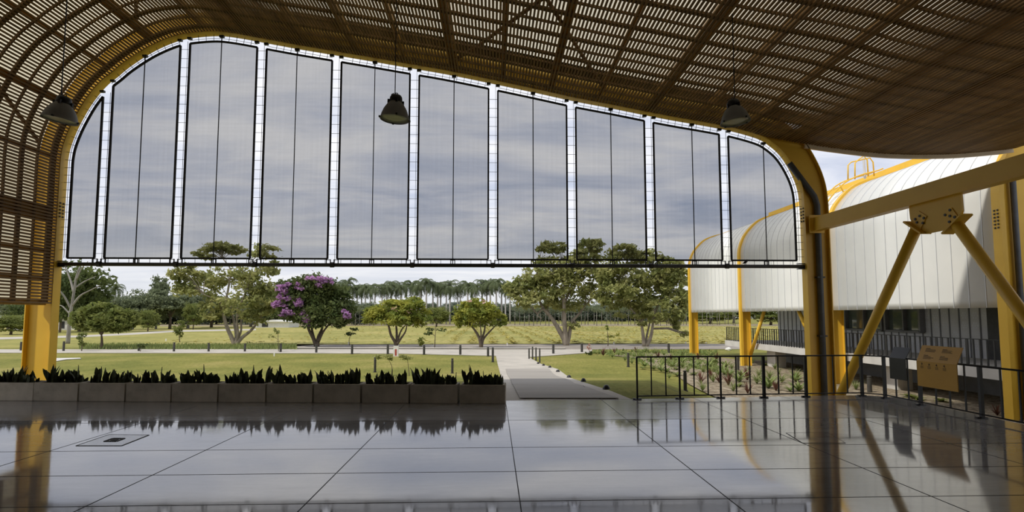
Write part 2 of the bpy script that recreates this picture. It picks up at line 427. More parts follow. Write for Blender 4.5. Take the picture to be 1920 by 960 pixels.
for i in range(10):
    xl = xs_edges[i]+cut; xr = xs_edges[i+1]-cut
    top = curve_between(xl, xr)
    if i == 0: top = [Vector((top[0].x, ZB))]+top; xl = top[0].x
    if i == 9: top = top+[Vector((top[-1].x, ZB))]; xr = top[-1].x
    poly = list(top)
    if i != 9: poly.append(Vector((xr, ZB)))
    if i != 0: poly.append(Vector((xl, ZB)))
    where = ['leftmost grey mesh screen, a narrow quarter curve beside the slatted wall'] + ['grey mesh screen with lacing, %s from the left under the arch' % ordinal(k) for k in range(1, 9)] + ['rightmost grey mesh screen, curved at its upper right, beside the yellow column']
    o = empty('mesh_screen', V((max(xl,-12)+min(xr,12))/2, YS, ZB), where[i], 'screen', 'mesh screens of the arch')
    L = rel(o)
    MB().add([P3(p, YS)-L for p in poly], [tuple(range(len(poly)))]).build('fabric', 'fabric', o, fix=False)
    ring = poly+[poly[0]]
    eb = MB()
    for a, b in zip(ring, ring[1:]):
        if (b-a).length > 1e-4: eb.bar(P3(a, YS)-L, P3(b, YS)-L, .044, .044, V(0,1,0))
    eb.build('edge_binding', 'binding', o)
    # lacing: short cords from the edge out to the cable on the flange / next screen
    lc = MB()
    tn = normals2(top)
    dist = 0
    for j in range(1, len(top)-1):
        dist += (top[j]-top[j-1]).length
        if dist > .20 and top[j].y > ZB+.1:
            dist = 0
            lc.tube([P3(top[j], YS)-L, P3(top[j]+tn[j]*.20, YS)-L], .007, 4, False)
    lc.tube([P3(p+q*.085, YS)-L for p, q in zip(top, tn)], .006, 4, False)
    if i < 9:
        z = ZB+.12
        while z < top[-1].y-.05:
            lc.tube([P3(Vector((xr, z)), YS)-L, P3(Vector((xr+2*cut, z)), YS)-L], .0055, 4, False); z += .255
        lc.tube([P3(Vector((xr+cut*1.5, ZR)), YS)-L, P3(Vector((xr+cut*1.5, top[-1].y+.12)), YS)-L], .006, 4, False)
    x = xl+.1
    while x < xr:
        lc.tube([P3(Vector((x, ZB)), YS)-L, P3(Vector((x, ZR+.03)), YS)-L], .006, 4, False); x += .27
    lc.build('lacing', 'cord', o)
    if i > 0:
        xm = yp([255,401,547,697,849,1000,1148,1302,1437][i-1], 483, YS).x
        zt = min(top, key=lambda p: abs(p.x-xm)).y
        MB().tube([P3(Vector((xm, ZR)), YS-.03)-L, P3(Vector((xm, zt+.12)), YS-.03)-L], .013, 6).build('cable', 'binding', o)
        MB().box(P3(Vector((xm, zt+.13)), YS-.03)-L, (.12,.07,.06)).build('pulley', 'black', o)
    for xx in ([xl] if i else [])+([xr] if i < 9 else []):
        zt = min(top, key=lambda p: abs(p.x-xx)).y
        MB().box(P3(Vector((xx, zt+.13)), YS-.03)-L, (.11,.07,.055)).build('pulley', 'black', o)
ro = empty('screen_rail', V(0, YS, ZR), 'long dark pipe rail stretched under the mesh screens', 'rail')
L = rel(ro)
MB().tube([V(XL, YS, ZR-.005)-L, V(XR, YS, ZR-.005)-L], .051, 12).build('pipe', 'rail', ro, smooth=True)
for x in gx:
    MB().tube([V(x-.05, YS, ZR)-L, V(x+.05, YS, ZR)-L], .073, 12).build('coupler', 'rail', ro)
for x in [g_+d for g_ in gx for d in (-.104,.104)]+[yp(q, 483, YS).x for q in [255,401,547,697,849,1000,1148,1302,1437]]:
    m = MB(); zz = ZR+.085
    for dx in (-.055,.055): m.box(V(x+dx, YS, zz)-L, (.02,.035,.12))
    m.box(V(x, YS, zz+.05)-L, (.12,.035,.017)); m.build('bracket', 'black', ro)
for x, sgn in ((XL, 1), (XR, -1)):
    m = MB()
    for dz in (-.07,.07): m.box(V(x+sgn*.09, YS, ZR+dz)-L, (.18,.12,.02))
    m.build('end_plate', 'black', ro)
# two small birds by the screens
def bird(p, label, sc=1):
    p = p+V(0,0,.042*sc)
    o = empty('bird', p, label, 'bird')
    me = bpy.data.meshes.new('body'); 
    pts = [(-.085,0,-.015,.008),(-.05,0,0,.018),(-.01,0,.02,.034),(.03,0,.05,.03),(.05,0,.082,.024),(.068,0,.085,.012),(.09,0,.08,.003)]
    m = MB(); m.tube([V(*q[:3])*sc for q in pts], [q[3]*sc for q in pts], 10)
    for dy in (-.012,.012): m.tube([V(.005,dy,.0)*sc, V(.01,dy,-.042)*sc], .004*sc, 5)
    m.build('body', 'black', o, smooth=True)
bird(V(yp(1398,492,YS).x, YS, ZR+.046), 'small dark bird perched on the pipe rail near the right column')
# ------------------------------------------------------------------ pendant lamps
def lamp(px, py_top, py_rim, Y, tilt, label):
    c = yp(px, py_rim, Y); zt = yp(px, py_top, Y).z
    ip = min(range(len(SP)), key=lambda i: abs(SP[i].x-c.x)+(0 if SP[i].y > 4 else 9))
    ztop = SP[ip].y
    o = empty('pendant_lamp', c, label, 'lamp', 'high bay pendant lamps'); H = zt-c.z
    r = .255
    o.rotation_euler = tilt
    MB().lathe([(r*1.03,0),(r*1.03,.012),(r,.02),(r*.94,.09*H/.5),(r*.80,.19*H/.5),(r*.62,.27*H/.5),(r*.47,.32*H/.5),(r*.40,.34*H/.5),(r*.38,.335*H/.5),(r*.6,.25*H/.5),(r*.78,.17*H/.5),(r*.9,.08*H/.5),(r*.97,.012)], n=32).build('shade', 'shade', o, smooth=True)
    sh = o.children[0]
    l = MB(); l.lathe([(.001,.018),(r*.5,.02),(r*.96,.022),(r*.96,.034),(.001,.034)], n=32); l.build('lens', 'lens', sh, smooth=True)
    b = MB(); b.lathe([(.001,.32*H/.5),(r*.44,.32*H/.5),(r*.46,.36*H/.5),(r*.42,.43*H/.5),(r*.34,.465*H/.5),(.001,.47*H/.5)], n=20)
    b.build('ballast_housing', 'black', o, smooth=True)
    for a in (0, PI/2, PI, 3*PI/2):
        d = V(math.cos(a+.3), math.sin(a+.3), 0)
        MB().box(d*r*.50+V(0,0,.335*H/.5), (.035,.035,.07)).build('clip', 'black', o)
        MB().box(d*r*1.04+V(0,0,.012), (.03,.03,.03)).build('rim_clip', 'black', o)
    hk = MB(); hk.tube([V(0,0,.46*H/.5)+V(.03*math.cos(t), 0, .02+.035*math.sin(t)) for t in [i*PI/8 for i in range(9)]], .008, 6)
    hk.tube([V(-.06,.02,.46*H/.5), V(-.10,.02,.49*H/.5), V(-.04,.0,.515*H/.5)], .006, 5)
    hk.build('hook', 'darkgrey', o)
    inv = o.rotation_euler.to_matrix().inverted()
    MB().tube([inv @ V(0,0,.50*H/.5), inv @ V(0,0,ztop-c.z+.02)], .009, 6).build('cable', 'black', o)
lamp(112, 178, 226, 9.4, (0,math.radians(8),0), 'grey bell pendant lamp hanging in front of the slatted left wall')
lamp(740, 176, 224, 9.4, (0,math.radians(3),0), 'grey bell pendant lamp hanging before the fifth mesh screen')
lamp(1379, 185, 230, 9.4, (0,math.radians(-5),0), 'grey bell pendant lamp hanging under the slats near the right column')
# ------------------------------------------------------------------ floor
RP = [gz(px, py, 0) for px, py in ((1195,749.5),(1275,748),(1352,746.5),(1433,746),(1512,744.5),(1560,743),(1617,743),(1660,747),(1727,760),(1842,785),(1930,804))]
FE = .22
fl = [V(-17,YB,0), V(9.2,YB,0), V(RP[-1].x+.2, RP[-1].y-4, 0), V(RP[-1].x+FE, RP[-1].y, 0), V(RP[7].x+FE+.1, RP[7].y+.15, 0), V(RP[6].x+.1, RP[6].y+.14, 0), V(RP[5].x, RP[5].y+.12, 0), V(RP[4].x, RP[4].y+.12, 0), V(RP[3].x, RP[3].y+.12, 0), V(RP[0].x, RP[0].y+.10, 0), V(0, 11.15, 0), V(-10.6, 12.1, 0), V(-17, 12.4, 0)]
fo = MB().prism([p-V(0,0,.30) for p in fl], (0,0,.30)).build('floor', 'floor')
tag(fo, 'polished grey concrete floor slab with saw cut joints', 'floor', kind='structure')
m2 = M['floor'].copy(); m2.name = 'edge_strip_concrete'; M['floor2'] = m2
for n_ in m2.node_tree.nodes:
    if n_.type == 'VALTORGB' and n_.color_ramp.elements[0].color[0] < .12:
        n_.color_ramp.elements[0].color = (.17,)*3+(1,); n_.color_ramp.elements[1].color = (.10,)*3+(1,)
yst = gz(960,788,0).y
sp_poly = [V(-10.6,yst+.35,0), V(-10.6,12.05,0), V(0,11.12,0), V(RP[0].x, RP[0].y+.09, 0), V(RP[3].x, RP[3].y+.11, 0), V(RP[4].x, RP[4].y+.11, 0), V(RP[4].x+.3, yst, 0), V(0,yst,0)]
MB().prism([p+V(0,0,.0002) for p in sp_poly], (0,0,.0008)).build('edge_strip', 'floor2', fo)
jm = MB()
def joint(a, b, w=.009):
    a = gz(*a, 0); b = gz(*b, 0); d = (b-a)
    a2 = a-d*.0; jm.bar(V(a.x,a.y,.0006), V(b.x,b.y,.0006), w, .0026)
    return a, b
a1 = gz(950,775,0); b1 = gz(977,955,0)
xj = b1.x
for kx in range(-6, 6):
    x = xj+kx*2.0
    if x > 8.2: continue
    y1 = 10.7 if kx <= 0 else 13.5
    if x > 7: y1 = 10.9
    jm.box(V(x, (y1-8)/2, .0005), (.010, y1+8, .0026))
for yj in (yst, gz(960,839,0).y, gz(960,884,0).y, gz(960,940,0).y, 3.0):
    jm.box(V(-4, yj, .0005), (24.4, .007, .0026))
jo = jm.build('joint', 'joint', fo)
def hatch(px4, label, inner=True):
    P = [gz(px, py, 0) for px, py in px4]
    c = sum(P, V(0,0,0))/4
    o = empty('floor_hatch', V(c.x, c.y, 0.0), label, 'hatch')
    L = rel(o); q = [p-L for p in P]
    MB().prism([V(p.x,p.y,.0005) for p in q], (0,0,.003)).build('cover', 'cover' if inner else 'floor', o)
    m = MB()
    for a, b in zip(q, q[1:]+q[:1]): m.bar(V(a.x,a.y,.0025), V(b.x,b.y,.0025), .018 if inner else .008, .004)
    m.build('frame', 'joint', o)
    if inner:
        m = MB(); qq = [p*.27 for p in q]
        for a, b in zip(qq, qq[1:]+qq[:1]): m.bar(V(a.x,a.y,.006), V(b.x,b.y,.006), .035, .006)
        m.prism([V(p.x*.45,p.y*.45,.004) for p in qq], (0,0,.004)); m.build('handle_recess', 'joint', o)
hatch([(143,836),(228,836),(279,816),(205,815)], 'square steel floor hatch with a small centre square, left on the polished floor')
hatch([(1505,831),(1585,831),(1553,812),(1474,812)], 'plain square floor hatch in the reflection of the right column', False)
# ------------------------------------------------------------------ ground outdoors
xsg = [-260,-160,-110,-80,-60,-45,-35,-28,-22,-18,-14,-11,-8,-6,-4,-2,0,1.5,2.5,3,3.4,3.8,4.2,4.6,5,5.4,5.8,6.2,6.6,7,7.4,7.8,8.2,8.6,9,9.5,10,11,13,16,20,26,34,44,60,80,110,160,260]
ysg = [-14,-8,0,3,6,8,9,10,10.6,11.2,11.5,12,12.5,13,13.5,14,14.5,15,15.5,16,17,18,19,20,21,22,23,24,25,26,27,28,30,31,33,35,37,39,42,46,52,60,70,85,100,130,170,230,320,520]
vs = [V(x, y, hground(x, y)) for y in ysg for x in xsg]; nx = len(xsg)
fs = [(j*nx+i, j*nx+i+1, (j+1)*nx+i+1, (j+1)*nx+i) for j in range(len(ysg)-1) for i in range(nx-1)]
gr = MB().add(vs, fs).build('ground', 'lawn', smooth=True); tag(gr, 'mown green lawn stretching out from the hall', 'lawn', kind='structure')
def flat(name, m, pts, dz, label, cat, thick=.03):
    P = [V(p.x, p.y, hground(p.x, p.y)+dz) for p in pts]
    o = MB().prism([p-V(0,0,thick) for p in P], (0,0,thick)).build(name, m)
    return tag(o, label, cat, kind='structure')
field = [V(-170,50,0), V(-20,50,0), V(-17,54.5,0), V(130,54.5,0), V(220,152,0), V(-180,152,0)]
flat('field', 'field', field, .03, 'yellowish crop field beyond the road and the row of trees', 'field')
flat('path', 'path', [gp(-200,662), gp(560,663), gp(760,664), gp(925,668), gp(985,671), gp(1110,662), gp(1110,656), gp(560,655.5), gp(-200,656)], .045, 'pale cross path running behind the lawn', 'path')
flat('road', 'road', [gp(556,654.5), gp(1110,655.5), gp(1290,655), gp(1600,655), gp(1600,645.5), gp(1060,645), gp(556,646)], .03, 'grey gravel road running along the row of trees', 'road')
flat('kerb', 'path', [gp(556,654.6), gp(1060,655.2), gp(1060,653.8), gp(556,653.2)], .10, 'low pale kerb along the near side of the gravel road', 'kerb')
flat('path', 'path', [gp(-160,634), gp(0,633), gp(160,629), gp(240,625), gp(330,619.5), gp(480,617), gp(480,619.5), gp(335,622.5), gp(250,628), gp(160,632.5), gp(0,637), gp(-160,640)], .045, 'pale curved path in the far left of the park', 'path')
flat('slab', 'slab', [gp(60,678), gp(100,679), gp(125,675), gp(152,673.5), gp(150,672), gp(70,673)], .05, 'small pale concrete slab in the lawn behind the left column', 'slab')
flat('dirt_strip', 'dirt', [gp(300,612.5), gp(630,611), gp(960,612), gp(1500,612), gp(1500,608), gp(960,607.5), gp(300,608.5)], .06, 'bare pale strip of earth at the far end of the field', 'ground')
# entrance path (ramp)
def zpath(y): return min(0, hground(0, y)+.05)
def pp(px, py):
    z = -.3
    for _ in range(60):
        p = gz(px, py, z); z = z*.4+.6*zpath(p.y)
    return V(p.x, p.y, z)
rows = [(753.5,948,1192),(748,947.5,1183),(733,945,1146),(717,942,1096),(708,940,1068),(692,936,1046),(682,933,1014),(672,931,996),(666,930,988)]
rows2 = []
for r0, r1 in zip(rows, rows[1:]):
    rows2 += [tuple(u+(v-u)*t/8 for u, v in zip(r0, r1)) for t in range(8)]
rows = rows2+[rows[-1]]
lft = [pp(a, y) for y, a, b in rows]; rgt = [pp(b, y) for y, a, b in rows]
lft[0].y = rgt[0].y = max(lft[0].y, rgt[0].y)-.0
pm = MB(); rings = [[a, b, b-V(0,0,.4), a-V(0,0,.4)] for a, b in zip(lft, rgt)]; pm.sweep(rings)
po = pm.build('path', 'path'); tag(po, 'pale concrete entrance path sloping out from the hall floor', 'path', kind='structure')
ia = [pp(975,748), pp(968,735), pp(960,720), pp(954,707), pp(948,692)]; ib = [pp(1160,748), pp(1122,735), pp(1077,720), pp(1048,707), pp(1030,692)]
def fine(L_): return [a.lerp(b, t/6) for a, b in zip(L_, L_[1:]) for t in range(6)]+[L_[-1]]
ia, ib = fine(ia), fine(ib)
for p in ia+ib: p.z = zpath(p.y)+.022
pm = MB()
for i in range(len(ia)-1):
    a, b, c, d = ia[i], ib[i], ib[i+1], ia[i+1]; e = V(0,0,.003)
    pm.hexa([q-e*3 for q in (a,b,c,d)]+[q+e for q in (a,b,c,d)])
pm.build('inset', 'path2', po)
# garden bed
bed = [(1150,668),(1200,673),(1222,689),(1262,700),(1285,718),(1330,742),(1700,748),(1925,800),(1925,690),(1700,660),(1500,662),(1300,662),(1200,660),(1150,662)]
bp_ = [gp(*q) for q in bed[:6]]+[V(7.2,11.6,0), V(8.6,11.4,0), V(8.9,4,0), V(19,4,0), V(19,33,0), V(16,35,0), gp(1290,664), gp(1180,662)]
bm = bmesh.new(); vv = [bm.verts.new((p.x,p.y,0)) for p in bp_]; f_ = bm.faces.new(vv); bmesh.ops.triangulate(bm, faces=[f_])
bmesh.ops.subdivide_edges(bm, edges=bm.edges, cuts=20, use_grid_fill=True)
bmesh.ops.triangulate(bm, faces=bm.faces)
for v in bm.verts: v.co.z = hground(v.co.x, v.co.y)+.05
me = bpy.data.meshes.new('garden_bed'); bm.to_mesh(me); bm.free(); me.materials.append(M['gravel'])
gb = bpy.data.objects.new('garden_bed', me); COL.objects.link(gb); tag(gb, 'gravel garden bed between the lawn and the white building', 'garden bed', kind='structure')
# ------------------------------------------------------------------ planters and snake plants
PX = [(-27,61.5),(62.5,145),(148,233),(236,319.5),(322,407),(410,497),(500,585),(588.5,675),(679,766),(769,857.5),(862,947)]
ra, rb = V(gz(947,758,0).x, 10.74, 0), V(-10.3, 11.5, 0)
rn = V(-(rb-ra).y, (rb-ra).x, 0).normalized(); rd = (ra-rb).normalized()
if rn.y < 0: rn = -rn
PH, PD = .372, .42
def snake_clump(seed, hmax, n):
    r = random.Random(seed); m = MB()
    for k in range(n):
        h = hmax*r.uniform(.55, 1.0) if k else hmax
        a = r.uniform(0, 2*PI); lean = r.uniform(.05, .42) if k else .06
        w = r.uniform(.032, .050); tw = r.uniform(0, PI); base = V(r.uniform(-.045,.045), r.uniform(-.05,.05), 0)
        d = V(math.cos(a), math.sin(a), 0); side = V(math.cos(tw), math.sin(tw), 0); nr = V(-side.y, side.x, 0)
        prof = [(0,.55),(.2,.8),(.45,1.0),(.65,.95),(.82,.62),(.93,.28),(1,.02)]
        rings = []
        for t, ww in prof:
            c = base+d*(lean*h*t*t)+V(0,0,h*t)
            s_ = side.copy(); ang = .5*t; s_ = side*math.cos(ang)+nr*math.sin(ang); n_ = V(-s_.y, s_.x, 0)
            rings.append([c-s_*w*ww, c-n_*(.004+.010*ww), c+s_*w*ww, c+n_*.004])
        m.sweep(rings)
    return m
protos = [snake_clump(31+i, h, n) for i, (h, n) in enumerate([(.29,5),(.33,6),(.25,5),(.37,5),(.22,5)])]
meshes = []
first = {}
for i, (x0, x1) in enumerate(PX):
    ym = 740
    a = on_plane(x0, ym, ra, rn); b = on_plane(x1, ym, ra, rn)
    c = (a+b)/2; c.z = 0; w = (b-a).dot(rd); c = c + rn*PD/2
    fromright = 10-i
    nm = ['rightmost concrete planter box, at the edge of the entrance path', 'second concrete planter box from the entrance path, next to a bright gap'] + ['%s concrete planter box from the entrance path' % ordinal(k) for k in range(2, 8)] + ['concrete planter box just right of the left yellow column', 'concrete planter box in front of the left yellow column', 'concrete planter box at the far left end of the row, cut by the photo edge']
    o = empty('planter_box', c, nm[fromright], 'planter', 'concrete planters in a row', rz=math.atan2(rd.y, rd.x))
    hw = w/2; t = .045
    m = MB()
    pr = [(hw-.012, PD/2-.012, 0), (hw, PD/2, .012), (hw, PD/2, PH-.012), (hw-.01, PD/2-.01, PH), (hw-t, PD/2-t, PH), (hw-t, PD/2-t, PH-.07)]
    m.sweep([[V(-x,-y,z), V(x,-y,z), V(x,y,z), V(-x,y,z)] for x, y, z in pr])
    m.build('box', 'concrete', o)
    MB().box((0,0,PH-.045), (w-2*t+.004, PD-2*t+.004, .02)).build('soil', 'soil', o)
    nc = 8
    for k in range(nc):
        lx = -hw+.11+(w-.22)*k/(nc-1)+R.uniform(-.025,.025); ly = R.uniform(-.10,.08)
        pos = c+rd*lx+rn*ly+V(0,0,PH-.036)
        q = R.choice([0,0,1,1,2,2,3,4,4]); 
        if fromright == 0 and k == 1: q = 3
        lab = 'clump of dark snake plant leaves in the ' + nm[fromright].split(',')[0].replace('concrete ', '').replace(' box at the far left end of the row',' at the far left end').replace(' box',' ')
        lab = ' '.join(lab.split())
        if q not in first:
            s_ = protos[q].build('snake_plant', 'snake', None, smooth=False); first[q] = s_
        else:
            s_ = first[q].copy(); COL.objects.link(s_)
        s_.location = pos; s_.rotation_euler = (0,0,R.uniform(0,6.28)); sc = R.uniform(.85,1.15); s_.scale = (1.15,1.15,sc)
        tag(s_, lab, 'plant', 'snake plants in planter %s from the path' % ordinal(fromright))
# ------------------------------------------------------------------ hall railing
def rail_run(o, pts, zt, zb, L, r=.016):
    MB().tube([V(p.x,p.y,zt)-L for p in pts], r, 8).build('top_rail', 'black', o, smooth=True)
    MB().tube([V(p.x,p.y,zb)-L for p in pts], r*.8, 8).build('bottom_rail', 'black', o, smooth=True)
ho = empty('railing', V(RP[0].x, RP[0].y, 0), 'black metal railing along the right edge of the hall floor', 'railing')
L = rel(ho); HT = .885
pth = [RP[0], RP[4], RP[6], RP[7], RP[-1]]
rail_run(ho, pth, HT, .075, L)
def base_plate(p, parent):
    m = MB(); m.box((p.x,p.y,.008), (.11,.11,.016)); 
    for a in (-.06,.06): m.box((p.x+a,p.y+.02,.016), (.06,.05,.022))
    return m.build('base_plate', 'black', parent)
for k, i in enumerate((0,1,2,3,4,6,7,8,9)):
    p = RP[i]-L; w = .034 if i < 3 else .055
    post = MB().box((p.x,p.y,HT/2), (w,.022 if i < 3 else .05,HT)).build('post', 'black', ho)
    base_plate(p, post)
def on_run(px, py, a, b):
    d = (b-a); n = V(-d.y, d.x, 0); q = on_plane(px, py, a, n); return V(q.x, q.y, 0)
bal = [(1221,0,1),(1248,0,1),(1301,1,2),(1327,1,2),(1380,2,3),(1406,2,3),(1459,3,4),(1486,3,4),(1562,4,6),(1588,4,6),(1679,7,8),(1702,7,8),(1753,8,9),(1779,8,9),(1808,8,9),(1875,9,10),(1910,9,10)]
for px, i, j in bal:
    p = on_run(px, 700, RP[i], RP[j])-L
    MB().box((p.x,p.y,(HT+.075)/2), (.022,.022,HT-.075)).build('baluster', 'black', ho)
# ------------------------------------------------------------------ sign lecterns clamped to the railing
ua = (RP[7]-RP[10]).normalized(); ub = V(ua.y,-ua.x,0)   # ua along railing away from viewer; ub away from the hall
if ub.x < 0: ub = -ub
def sign(px_l, px_r, y_fold, y_bot, m, label, dz_top, back):
    a = on_plane(px_l, y_fold, RP[8]-ub*.11, ub); b = on_plane(px_r, y_fold, RP[8]-ub*.11, ub)
    bt = on_plane(px_l, y_bot, RP[8]-ub*.11, ub)
    zf, zb = a.z, bt.z; c = (a+b)/2; c.z = zb
    o = empty('information_sign', c, label, 'sign'); w = (Vector((a.x-b.x, a.y-b.y, 0))).length
    h = zf-zb; t = .016
    P = [V(0,0,0), V(0,0,h), ub*back+V(0,0,h+dz_top)]
    up2 = (P[2]-P[1]).normalized(); n2 = (-ub*up2.z+V(0,0,up2.dot(ub))).normalized()
    def sec(s): return [P[0]+ua*s, P[1]+ua*s, P[2]+ua*s, P[2]+ua*s-n2*t, P[1]+ua*s+ub*t, P[0]+ua*s+ub*t]
    MB().sweep([sec(-w/2), sec(w/2)]).build('panel', m, o)
    br = MB()
    for s in (-w*.28, w*.28):
        br.bar(ub*.03+ua*s+V(0,0,h*.55), ub*.03+ua*s+V(0,0,h+.01), .03, .03)
        br.bar(ub*.03+ua*s+V(0,0,h), P[2]*.7+P[1]*.3-n2*.03+ua*s, .02, .02)
    br.build('bracket', 'black', o)
    return o, w, h, n2, up2, P, ua
sign(1667, 1697, 670, 709, 'black', 'black folded sign panel clamped to the railing, left of the yellow one', .22, .12)
so, w, h, n2, up2, P, ua_ = sign(1718.5, 1793, 676, 722.5, 'signyellow', 'yellow folded information sign with faint text on the railing', .30, .13)
lines = MB()
def tline(s0, s1, v, th=.010):
    a = P[1]+up2*v+n2*.002
    q = [a-ua_*s0, a-ua_*s1, a-ua_*s1+up2*th, a-ua_*s0+up2*th]; lines.prism(q, n2*.002)
for col in (-w*.36, w*.06):
    for blk, vv0 in ((0, .26), (1, .12)):
        for j in range(4):
            ln = R.uniform(.16,.25) if j else .10
            tline(col, col+ln, vv0-j*.020, .008 if j else .011)
lines.build('lettering', 'signink', so)
ic = MB()
for k in range(4):
    s = -w*.36+k*w*.19; c = -ua_*s-ub*.002+V(0,0,h-.05)
    ic.add([], [])
    pl = [c+V(0,0,.022*math.sin(t))+(-ua_)*.022*math.cos(t)*(.6+.4*math.cos(3*t+k)) for t in [i*PI/8 for i in range(16)]]
    ic.prism(pl, -ub*.002)
    for j in range(3):
        d = c-V(0,0,.045+j*.018); ic.prism([d-ua_*(-.035), d-ua_*.035, d-ua_*.035+V(0,0,.007), d-ua_*(-.035)+V(0,0,.007)], -ub*.002)
ic.build('pictogram', 'signink', so)
# ------------------------------------------------------------------ right column fittings, tie beam, braces
XB = XR+.30
pipe = MB(); 
pp_ = [V(XR+.37, YW+.04, -.9), V(XR+.37, YW+.04, 2.0), V(XR+.37, YW+.04, 4.8), V(XR+.30, YW+.04, 5.05), V(XR-.37, YW+.04, 5.98)]
pipe.tube(pp_, .08, 12)
po_ = pipe.build('downpipe', 'pipe', smooth=True); tag(po_, 'dark grey drain pipe running down the right yellow column', 'pipe')
cl = MB()
for z in (1.2, 2.8, 4.4): cl.box((XR+.37, YW+.05, z), (.21,.16,.04))
cc = cl.build('clamp', 'darkgrey', po_)
# tie beam along the hall side
bt0 = yp(1535, 409, YW); bb0 = yp(1535, 433, YW)
zt_, zb_ = bt0.z, bb0.z
bx = XR+.27
tb = empty('tie_beam', V(bx, YW-.02, zb_), 'deep yellow tie beam running from the right column toward the viewer', 'beam')
L = rel(tb); y0, y1 = YW-.07, 6.7
wv = .16
m = MB()
m.box(V(bx, (y0+y1)/2, (zt_+zb_)/2)-L, (wv, y0-y1, zt_-zb_)); m.build('beam_box', 'yellow', tb)
m = MB(); m.box(V(bx, (y0+y1)/2, zb_-.006)-L, (wv+.06, y0-y1, .022)); m.build('bottom_flange', 'yellow', tb)
m = MB(); m.box(V(bx, y0-.0, (zt_+zb_)/2)-L, (.41, .03, zt_-zb_+.14)); m.build('end_plate', 'yellow', tb)
# node plate : traced outline at the beam plane
xq = bx-.0
node = [(1707,372),(1706,392),(1708,410),(1714,424),(1724,437),(1740,438),(1790,428),(1800,415),(1806,395),(1804,375),(1798,366),(1740,372)]
nodes = [xp(px, py, xq) for px, py in node]
for q in nodes[:1]+nodes[-3:]: q.z = max(q.z, zb_+.0)
np_ = MB().prism([q-L-V(.02,0,0) for q in nodes], (.04,0,0)).build('node_plate', 'yellow', tb)
for pts in ([(1717,411),(1725,405),(1733,409),(1720,417),(1731,418)], [(1782,394),(1773,403),(1782,405),(1791,407),(1781,416)]):
    for px, py in pts:
        q = xp(px, py, xq-.03)-L
        MB().tube([q+V(.005,0,0), q-V(.02,0,0)], .027, 8).build('bolt', 'darkgrey', np_)
def brace(pa, pb, label):
    o = empty('brace', pb, label, 'brace'); L = rel(o)
    a, b = pa-L, pb-L; d = (a-b).normalized()
    MB().tube([b, a-d*.12], .105, 16).build('tube', 'yellow', o, smooth=True)
    x = V(1,0,0); n = d.cross(x).normalized()
    MB().box(a-d*.13, (.24,.54,.035), (x, n, d)).build('cap_plate', 'yellow', o)
    MB().box(a+d*.02, (.03,.24,.34), (x, n, d)).build('gusset', 'yellow', o)
    MB().box(b+V(0,0,.02), (.26,.26,.03)).build('foot_plate', 'yellow', o)
na = xp(1724, 416, xq-.02); nb = xp(1787, 411, xq-.02)
d1 = xp(1590, 710, xq); dn1 = (d1-na).normalized(); fa = na+dn1*((na.z+.62)/-dn1.z)
brace(na, fa, 'slanting yellow tube brace with its foot beside the right column')
d2 = xp(1917, 588, xq)
dirn = (d2-nb).normalized(); ft = nb+dirn*((nb.z+.62)/-dirn.z)
brace(nb, ft, 'slanting yellow tube brace descending past the right photo edge')
# ------------------------------------------------------------------ white vaulted building on the right
XF = 14.4
def yat(px, X=XF):
    d = ray(px, 560); return d.y/d.x*X
RY = [yat(1294), yat(1389), yat(1557), yat(1878, XF-.1)]
r2 = [(1385,488),(1385,472),(1388,458),(1395,442),(1407,427),(1420,415.5),(1439,407.5),(1459,402.5)]
pb = [w2(px, py, RY[1]) for px, py in r2]
sh = XF-pb[0].x
pb = [Vector((p.x+sh, p.y)) for p in pb]
ztop = pb[-1].y
RX = 17.55; RZ = xp(1687, 317, RX).z
pb += [Vector(((pb[-1].x+RX)/2, ztop*.42+(RZ-.14)*.58)), Vector((RX, RZ-.12))]
ZC = 1.98
BPf = resample(catmull([Vector((XF, ZC)), Vector((XF, 3.2)), Vector((XF, pb[0].y-.6))]+pb, 6), .22)
bo = empty('museum_building', V(XF, RY[0], -.6), 'long white vaulted building on yellow ribs and legs to the right', 'building')
L = rel(bo)
yend, ynear = RY[0]+.1, RY[3]
BN = normals2(BPf)
def bstrip(ya, yb, d0=0, d1=.05, pr=BPf, nn=BN):
    return MB().sweep([[P3(p-n*d0, ya)-L, P3(p-n*d1, ya)-L, P3(p-n*d1, yb)-L, P3(p-n*d0, yb)-L] for p, n in zip(pr, nn)])
edges_y = [yend, RY[1], RY[2], ynear]
for a, b in zip(edges_y, edges_y[1:]):
    c = bstrip(a, b).build('cladding', 'cladding', bo, smooth=False)
    for p in c.data.polygons: p.use_smooth = len(p.vertices) == 4
    n = max(1, round((a-b)/.57)); sm = MB()
    for i in range(1, n):
        y = a+(b-a)*i/n
        q = bstrip(y-.008, y+.008, -.016, .0); sm.add(q.v, q.f)
    sm.build('seam', 'clad_seam', c)
# ribs: flat yellow bands with a leg down to the ground
ribpts = [Vector((XF-.06, -1.7)), Vector((XF-.06, 1.0))]+[p-n*-.06 for p, n in zip(BPf, BN)]
ribpts = resample(ribpts, .2); RN = normals2(ribpts)
for i, y in enumerate(RY):
    w = .21 if i < 3 else .27
    MB().sweep([[P3(p-n*.10, y-w/2)-L, P3(p+n*.04, y-w/2)-L, P3(p+n*.04, y+w/2)-L, P3(p-n*.10, y+w/2)-L] for p, n in zip(ribpts, RN)]).build('rib', 'yellow', bo)
    leg = MB(); leg.box(V(XF+.26, y+.05, (ZC-1.6)/2+.1)-L, (.50,.03,ZC+1.8)); leg.box(V(XF+.51, y+.05, (ZC-1.6)/2+.1)-L, (.03,w,ZC+1.8))
    lo_ = leg.build('leg', 'yellow', bo)
